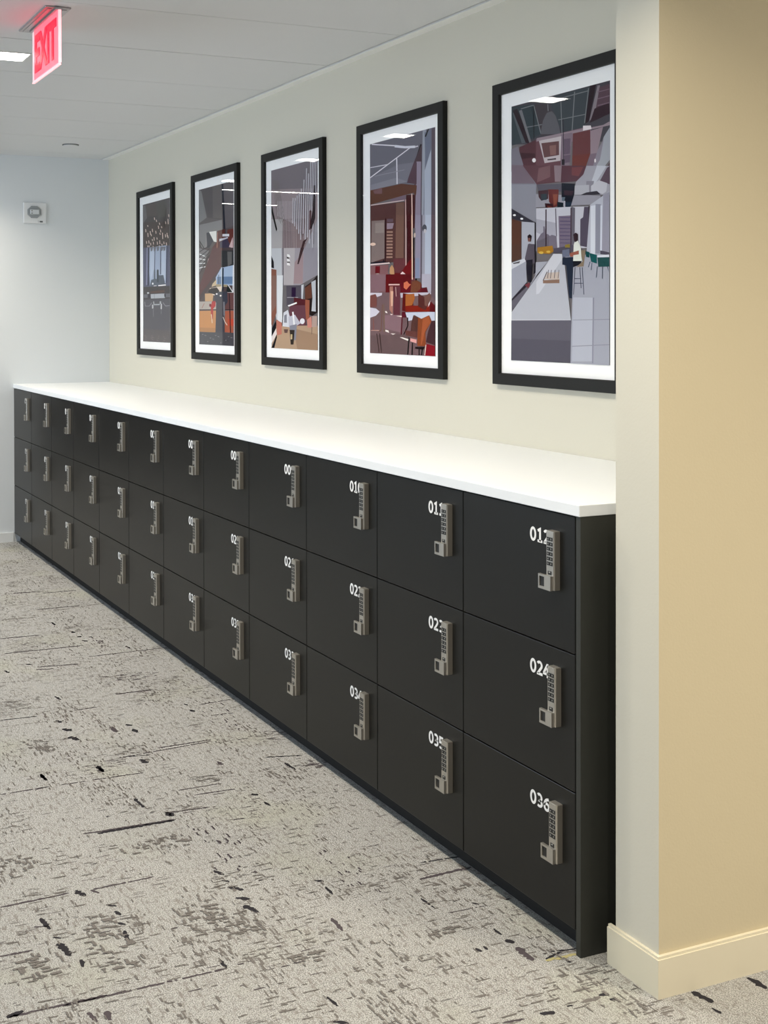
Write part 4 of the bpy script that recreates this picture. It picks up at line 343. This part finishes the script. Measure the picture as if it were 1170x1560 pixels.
bm = bmesh.new(); box(bm, XF-.15, .03, D, D+.12, 0, H+.05)
struct(new_obj('wall_back', bm, M['wall']))
bm = bmesh.new(); box(bm, XF-.15, XF, -.205, D, 0, H+.02)
struct(new_obj('wall_left', bm, M['farwall']))
bm = bmesh.new()
prism(bm, [(-.205, 0), (-.008, 0), (-.008, .064), (-.205, .064)], 'x', XF, XF+.012)
struct(new_obj('baseboard_left', bm, M['basew']))
# projecting wall end on the right: pale face towards the lockers' side, tan face round the corner
CY, CX0, CX1 = .054, .031, .1735
bm = bmesh.new()
fs = box(bm, CX0, CX1, CY, 3.2, 0, H+.02)
fs[1].material_index = 1
col = struct(new_obj('wall_right', bm, [M['wall'], M['tan']]))
bm = bmesh.new()
BH = .092
pts = [(CX0-.017, CY), (CX0-.017, .0427), (.1848, .0427), (.1848, 3.2), (CX1, 3.2), (CX1, CY)]
prism(bm, pts, 'z', 0, BH-.006)
t_ = [(CX0-.017, CY), (CX0-.017, .046), (.1815, .046), (.1815, 3.2), (CX1, 3.2), (CX1, CY)]
prism(bm, t_, 'z', BH-.006, BH)
struct(new_obj('baseboard_right', bm, M['base']))
# unseen end wall and window wall, added for daylight and reflections
bm = bmesh.new(); box(bm, XW-.1, XW, YF-.15, 3.2, 0, H+.02)
struct(new_obj('wall_rear_added', bm, M['rear']))
bm = bmesh.new()
box(bm, XW, XE, YF-.15, YF, 0, .9); box(bm, XW, XE, YF-.15, YF, 2.3, H+.02)
wx = [(-6.2, -4.4), (-3.8, -2.0), (-1.4, .4), (1.0, 2.8)]
e = [XW]+[v for p in wx for v in p]+[XE]
for i in range(0, len(e), 2): box(bm, e[i], e[i+1], YF-.15, YF, .9, 2.3)
struct(new_obj('wall_front', bm, M['farwall']))
for i, (a, b_) in enumerate(wx):
    w = struct(thing('window_%d' % (i+1), None, None, ((a+b_)/2, YF-.08, .9)))
    hw = (b_-a)/2
    bm = bmesh.new()
    for q in ((-hw, -hw+.05, 0, 1.4), (hw-.05, hw, 0, 1.4), (-hw+.05, hw-.05, 0, .05), (-hw+.05, hw-.05, 1.35, 1.4), (-.02, .02, .05, 1.35)):
        box(bm, q[0], q[1], -.03, .03, q[2], q[3])
    new_obj('window_frame', bm, M['trimw'], w)
    bm = bmesh.new(); box(bm, -hw+.05, hw-.05, -.006, 0, .05, 1.35)
    new_obj('window_pane', bm, M['sky'], w)

# ------------------------------------------------------------------ lockers
def lock_meshes():
    """origin: top left corner of the lock housing on the door face; x right, -y out, z down"""
    h = bmesh.new()
    prof = [(0, 0), (0, -.015), (.002, -.018), (.0285, -.018), (.0305, -.015), (.0305, 0)]   # x,y outline
    prism(h, prof, 'z', -.141, 0)
    h.faces.ensure_lookup_table()
    bmesh.ops.bevel(h, geom=[e for e in h.edges if abs(e.verts[0].co.z-e.verts[1].co.z) < 1e-6 and min(e.verts[0].co.y, e.verts[1].co.y) < -.01], offset=.0012, segments=2, affect='EDGES')
    for f in h.faces:
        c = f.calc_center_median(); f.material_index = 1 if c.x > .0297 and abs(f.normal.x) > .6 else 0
    k = bmesh.new()
    for r in range(6):
        for c in range(2):
            x = .0048+c*.0112; z = -.0150-r*.0118
            box(k, x-.0004, x+.0096, -.0190, -.0178, z-.0086, z, 0)
            # digit-like light mark on each button
            box(k, x+.0038, x+.0054, -.0192, -.0190, z-.0060, z-.0026, 1)
            if (r+c) % 2: box(k, x+.0028, x+.0035, -.0192, -.0190, z-.0034, z-.0022, 1)
    s = bmesh.new()
    box(s, .0085, .0215, -.0190, -.0178, -.1050, -.0960, 0)
    box(s, .0120, .0180, -.0192, -.0190, -.0995, -.0975, 1)
    # lever: square plate with a recessed dark window on its overhanging left half
    l = bmesh.new()
    X0, X1, Z0, Z1 = -.0215, .0262, -.1415, -.1065
    wx0, wx1, wz0, wz1 = X0+.0042, X0+.0235, Z0+.0060, Z1-.0050
    y0, y1 = -.0250, -.0185
    box(l, X0, wx0, y0, y1, Z0, Z1); box(l, wx1, X1, y0, y1, Z0, Z1)
    box(l, wx0, wx1, y0, y1, wz1, Z1); box(l, wx0, wx1, y0, y1, Z0, wz0)
    box(l, wx0, wx1, y0+.003, y1, wz0, wz1, 1)
    box(l, X0, X0+.020, y1, y1+.006, Z0+.002, Z0+.006)
    bmesh.ops.remove_doubles(l, verts=l.verts, dist=1e-6)
    return h, k, s, l
h_, k_, s_, l_ = lock_meshes()
def to_mesh(bm, name, mats):
    bmesh.ops.recalc_face_normals(bm, faces=bm.faces); me = bpy.data.meshes.new(name); bm.to_mesh(me); bm.free()
    for m_ in mats: me.materials.append(m_)
    return me
ME_H = to_mesh(h_, 'lock_housing', [M['nickel'], M['nickel_shaded']])
ME_K = to_mesh(k_, 'keypad', [M['button'], M['legend']])
ME_S = to_mesh(s_, 'status_window', [M['button'], M['legend']])
ME_L = to_mesh(l_, 'thumb_lever', [M['nickel'], M['button']])
ORD = ['', 'first', 'second', 'third', 'fourth', 'fifth', 'sixth', 'seventh', 'eighth', 'ninth', 'tenth', 'eleventh', 'twelfth']
ROWN = ['top', 'middle', 'bottom']
G = .0014
for k in range(12):
    x1, x0 = SEAM[k], SEAM[k+1]; w = x1-x0; n = 12-k
    bm = bmesh.new(); box(bm, G, w-G, 0, .019, -RH+G, -G, 0, bev=.0018)
    me_door = to_mesh(bm, 'door', [M['laminate']])
    bm = bmesh.new()
    box(bm, .0004, .0164, .0215, .62, -RH+.0006, -.0006); box(bm, w-.0164, w-.0004, .0215, .62, -RH+.0006, -.0006)
    box(bm, .0164, w-.0164, .0215, .62, -.0166, -.0006); box(bm, .0164, w-.0164, .0215, .62, -RH+.0006, -RH+.0166)
    box(bm, .0164, w-.0164, .61, .62, -RH+.0166, -.0166)
    me_car = to_mesh(bm, 'carcass', [M['carcass']])
    for r in range(3):
        num = n+12*r; zt = ZT-r*RH
        if n == 12: where = 'at the near end beside the end panel'
        elif n == 1: where = 'against the pale far wall'
        elif n > 6: where = '%s from the near end of the row' % ORD[13-n]
        else: where = '%s from the far wall' % ORD[n]
        lab = 'black locker numbered %03d in the %s row, %s' % (num, ROWN[r], where)
        t = thing('locker', lab, 'locker', (x0, 0, zt-RH), group='numbered lockers in the long black locker bank')
        link('carcass', me_car, t, (0, 0, RH))
        d = link('door', me_door, t, (0, 0, RH))
        link('locker_number', number_mesh('%03d' % num, .0345, .0270, 1.12, M['number']), d, (w-.1765, 0, -.0822))
        lk = link('keypad_lock', ME_H, t, (w-(.0835 if k else (.0885, .0840, .0790)[r]), 0, RH-.0435)); lk['label'] = 'satin nickel keypad lock'
        link('keypad', ME_K, lk); link('status_window', ME_S, lk); link('thumb_lever', ME_L, lk)

bm = bmesh.new(); box(bm, SEAM[0]+.0018, -.0276, 0, .618, 0, 1.0318, 0, bev=.001)
tag(new_obj('end_panel', bm, M['laminate2']), 'tall black end panel closing the locker row beside the column', 'panel')
bm = bmesh.new(); box(bm, XF+.001, SEAM[0]+.0008, .040, .058, 0, .0545)
tag(new_obj('toe_kick', bm, M['carcass']), 'black recessed toe kick along the floor under the lockers', 'toe kick')
bm = bmesh.new()
xj = -2.78
box(bm, XF+.0005, xj-.0004, -.0045, D-.0008, 1.0322, 1.0591, 0, bev=.0015); box(bm, xj+.0004, -.0262, -.0045, D-.0008, 1.0322, 1.0591, 0, bev=.0015)
tag(new_obj('countertop', bm, M['counter']), 'long white countertop slab lying on the black lockers', 'countertop')

# ------------------------------------------------------------------ framed prints
PW, PH, PT = .6816, 1.0384, .0205
DESC = {'5': 'black framed print of a long kitchen island with people, half behind the column',
        '4': 'black framed print of a red room with wooden chairs and white tables',
        '3': 'black framed print of a hall hung with white rods, middle of five',
        '2': 'black framed print of a red brown staircase above an orange bench',
        '1': 'black framed print of a dim hall with many small lights, nearest the far wall'}
PX = {'5': -1.3384, '4': -2.3407, '3': -3.3417, '2': -4.3336, '1': -5.3295}
VEIL = (.012, .010, .010); GAIN = 1.0
for kx in '12345':
    t = thing('framed_print', DESC[kx], 'picture', (PX[kx], D-.0002, 1.2653), group='framed prints hung above the lockers')
    fw = .0395
    bm = bmesh.new()   # four mitred sides with a small inner step
    o = [(0, 0), (PW, 0), (PW, PH), (0, PH)]
    def inset(d): return [(d, d), (PW-d, d), (PW-d, PH-d), (d, PH-d)]
    rings = [(o, 0), (o, -PT+.0015), (inset(.0015), -PT), (inset(fw-.003), -PT), (inset(fw), -PT+.003), (inset(fw), -.004), (inset(fw), 0)]
    rv = [[bm.verts.new((p[0], y, p[1])) for p in r] for r, y in rings]
    rv.append(rv[0])
    for a, b_ in zip(rv[:-1], rv[1:]):
        for i in range(4): bm.faces.new([a[i], a[(i+1) % 4], b_[(i+1) % 4], b_[i]])
    new_obj('frame', bm, M['frame'], t)
    bm = bmesh.new(); box(bm, fw-.002, PW-fw+.002, -.0085, -.0065, fw-.002, PH-fw+.002)
    new_obj('mat_board', bm, M['mat'], t)
    # print: one ground sheet and the shapes of the picture laid over it
    ix0, ix1, iz0, iz1 = .0990, .6100, .0850, .9510
    vs = [(ix0, -.00855, iz0), (ix1, -.00855, iz0), (ix1, -.00855, iz1), (ix0, -.00855, iz1)]; fc = [(0, 1, 2, 3)]; cl = [(.16, .145, .155)]
    for j, (hx, c) in enumerate(ART[kx]):
        q = []
        for i in range(0, len(c), 2):
            p = (round(ix0+c[i]*(ix1-ix0), 5), -.0086-.00002*j, round(iz1-c[i+1]*(iz1-iz0), 5))
            if not q or p != q[-1]: q.append(p)
        if len(q) > 1 and q[0] == q[-1]: q.pop()
        if len(q) < 3: continue
        fc.append(tuple(range(len(vs), len(vs)+len(q)))); vs += q
        cl.append(tuple(max(.004, v*GAIN-s) for v, s in zip(hexl(hx), VEIL)))
    me = bpy.data.meshes.new('print'); me.from_pydata(vs, [], fc); me.update()
    at = me.color_attributes.new('ink', 'FLOAT_COLOR', 'CORNER')
    for p, c in zip(me.polygons, cl):
        for li in p.loop_indices: at.data[li].color = (*c, 1)
    me.materials.append(M['print']); link('print', me, t)
    bm = bmesh.new(); bm.faces.new([bm.verts.new(p) for p in ((fw-.001, -.0145, fw-.001), (PW-fw+.001, -.0145, fw-.001), (PW-fw+.001, -.0145, PH-fw+.001), (fw-.001, -.0145, PH-fw+.001))])
    gl = new_obj('glass_pane', bm, M['glass'], t)

# ------------------------------------------------------------------ fire alarm strobe on the far wall
t = thing('alarm_strobe', 'square white alarm strobe plate with octagonal lens on the far wall', 'alarm', (XF, .147, 2.208))
bm = bmesh.new(); box(bm, 0, .014, -.078, .078, -.070, .070, 0, bev=.004)
new_obj('plate', bm, M['plastic'], t)
bm = bmesh.new(); c8 = [(.0+.050*math.cos(PI/8+i*PI/4)-.006, .044*math.sin(PI/8+i*PI/4)+.006) for i in range(8)]
prism(bm, c8, 'x', .012, .022)
new_obj('lens_bezel', bm, M['lens'], t)
bm = bmesh.new(); box(bm, .022, .034, -.036, .024, -.010, .022, 0, bev=.003); box(bm, .034, .0345, -.030, -.022, .010, .016, 1); box(bm, .034, .0345, -.030, -.022, -.006, .000, 1)
new_obj('strobe_lamp', bm, [M['lensc'], M['darkmark']], t)
bm = bmesh.new(); box(bm, .0138, .0146, .030, .052, -.062, -.052); box(bm, .0138, .0146, .020, .022, -.064, -.050)
new_obj('printed_label', bm, M['darkmark'], t)

# sprinkler cover
t = thing('sprinkler_cover', 'small round flush cover in the ceiling near the far wall', 'ceiling fixture', (-5.37, .228, H))
bm = bmesh.new(); prism(bm, circle(0, 0, .052, 32), 'z', -.004, 0)  # dark ring painted in for the shade around the cover
new_obj('shade_ring', bm, M['dark'], t)
bm = bmesh.new(); prism(bm, circle(0, 0, .046, 32), 'z', -.009, -.004)
new_obj('cover_disc', bm, M['ceiling'], t)

# ------------------------------------------------------------------ exit sign
t = thing('exit_sign', 'glowing red edge-lit exit sign hanging from the ceiling', 'exit sign', (-2.15, -.730, H))
bm = bmesh.new()
box(bm, -.235, .180, -.046, .046, -.007, 0, 0, bev=.002)
box(bm, -.222, .165, -.034, -.020, -.009, -.007, 0); box(bm, -.222, .165, .020, .034, -.009, -.007, 0)
box(bm, -.205, .190, -.012, .012, -.014, -.007, 0)
new_obj('canopy', bm, M['plate'], t)
bm = bmesh.new(); box(bm, -.195, .195, -.004, .004, -.203, -.014, 0, bev=.002)
new_obj('clear_panel', bm, M['exitclear'], t)
bm = bmesh.new(); box(bm, -.158, .190, -.0062, -.0042, -.200, -.016, 0)
pn = new_obj('lit_face', bm, M['exitpanel'], t)
bm = bmesh.new(); box(bm, -.197, .197, -.005, .005, -.2075, -.2032, 0, bev=.001); box(bm, .1955, .1995, -.005, .005, -.2, -.016, 0)
new_obj('glowing_edge', bm, M['exitedge'], t)
me = text_mesh('EXIT', .135, M['exitletter'], bold=.007, depth=.002)
wt = max(v.co.x for v in me.vertices)
lt = link('exit_letters', me, pn, (-.140, -.0063, -.172)); lt.scale = (.315/wt, 1, 1)

# ------------------------------------------------------------------ ceiling lights
def area(name, loc, sx, sy, power, color, rot=(0, 0, 0), spread=PI):
    l = bpy.data.lights.new(name, 'AREA'); l.shape = 'RECTANGLE'; l.size = sx; l.size_y = sy; l.energy = power; l.color = color; l.spread = spread
    o = bpy.data.objects.new(name, l); COL.objects.link(o); o.location = loc; o.rotation_euler = rot; return o
LX = [-9.4, -8.15, -6.90, -5.47, -4.23, -2.86, -1.50, -.75, .55, 1.85]  # the one just right of the column is added to brighten its pale face
LABL = ['farthest small square ceiling light beyond the far wall', 'second farthest small square ceiling light beyond the far wall', 'square ceiling light just beyond the far wall',
        'square ceiling light nearest the far wall', 'square ceiling light opposite the staircase print', 'lit square ceiling light just left of the exit sign',
        'square ceiling light in front of the kitchen island print', 'square ceiling light above the near end of the lockers, closest to them', 'unseen square ceiling light added right of the column to brighten it', 'rightmost square ceiling light past the column']
def square_light(x, y, lab, sx=.15, sy=.15, p=22, grp='recessed square ceiling lights', cat='ceiling light'):
    t = thing('ceiling_light', lab, cat, (x, y, H), group=grp)
    bm = bmesh.new()
    a, c = sx/2, sy/2; r = .008
    box(bm, -a-r, a+r, -c-r, -c, -.004, 0); box(bm, -a-r, a+r, c, c+r, -.004, 0); box(bm, -a-r, -a, -c, c, -.004, 0); box(bm, a, a+r, -c, c, -.004, 0)
    new_obj('light_trim', bm, M['lampframe'], t)
    bm = bmesh.new(); box(bm, -a, a, -c, c, -.003, 0); new_obj('diffuser', bm, M['lamp'], t)
    area('lamp', (x, y, H-.006), sx*.5, sy*.5, p, WARM, spread=SPREAD)
WARM = (1.0, .90, .735); SPREAD = 2.35
for x, lb in zip(LX, LABL): square_light(x, -.42 if x == -.75 else (-.715 if x > -3.5 else -.64), lb, p=PW_LAMP*{-.75: .38, .55: 1.5, 1.85: .9}.get(x, 1.0 if x > -6.3 else .5))
square_light(-7.55, -1.50, 'long narrow ceiling light across the corridor beyond the far wall', .07, 1.4, 6, 'linear ceiling lights')
square_light(-8.75, -1.58, 'farther, shorter narrow ceiling light across the corridor', .07, .62, 4, 'linear ceiling lights')

# area lights standing in for daylight at the added window wall
area('daylight', (-4.1, YF+.05, 1.6), 4.2, 1.3, DAY, (.74, .87, 1.0), rot=(math.radians(90), 0, 0))
area('daylight', (0.7, YF+.05, 1.6), 4.2, 1.3, DAY2, (.86, .93, 1.0), rot=(math.radians(90), 0, 0))
# unseen warm fill added to brighten the tan wall face
area('side_fill', (2.6, 1.6, H-.02), .6, .6, SIDE, (1.0, .88, .70))

wd = bpy.data.worlds.new('world'); SC.world = wd; wd.use_nodes = True
bg = wd.node_tree.nodes['Background']; bg.inputs[0].default_value = (.93, .95, 1.0, 1); bg.inputs[1].default_value = WORLD

# ------------------------------------------------------------------ camera
cam = bpy.data.cameras.new('camera'); co = bpy.data.objects.new('camera', cam); COL.objects.link(co); SC.camera = co
r3 = Vector((0.39606122, 0.91821993, -0.00276841)); up3 = Vector((-0.00782331, 0.00638929, 0.99994899)); fw3 = Vector((-0.91819078, 0.39601936, -0.00971407))
m4 = Matrix(((r3.x, up3.x, -fw3.x, 2.3387), (r3.y, up3.y, -fw3.y, -1.84966), (r3.z, up3.z, -fw3.z, 1.49748), (0, 0, 0, 1)))
co.matrix_world = m4
cam.sensor_fit = 'VERTICAL'; cam.sensor_height = 36; cam.sensor_width = 27
cam.lens = 1905.93/1560*36; cam.shift_x = (585-384.95)/1560; cam.shift_y = (502.83-780)/1560
cam.clip_start = .02; cam.clip_end = 60
vs_ = SC.view_settings; vs_.view_transform = 'Standard'; vs_.look = 'None'; vs_.gamma = 1; vs_.use_curve_mapping = False; vs_.exposure = EXPO
SC.display_settings.display_device = 'sRGB'
try:
    SC.cycles.max_bounces = 8; SC.cycles.diffuse_bounces = 5; SC.cycles.sample_clamp_indirect = 6
except Exception: pass
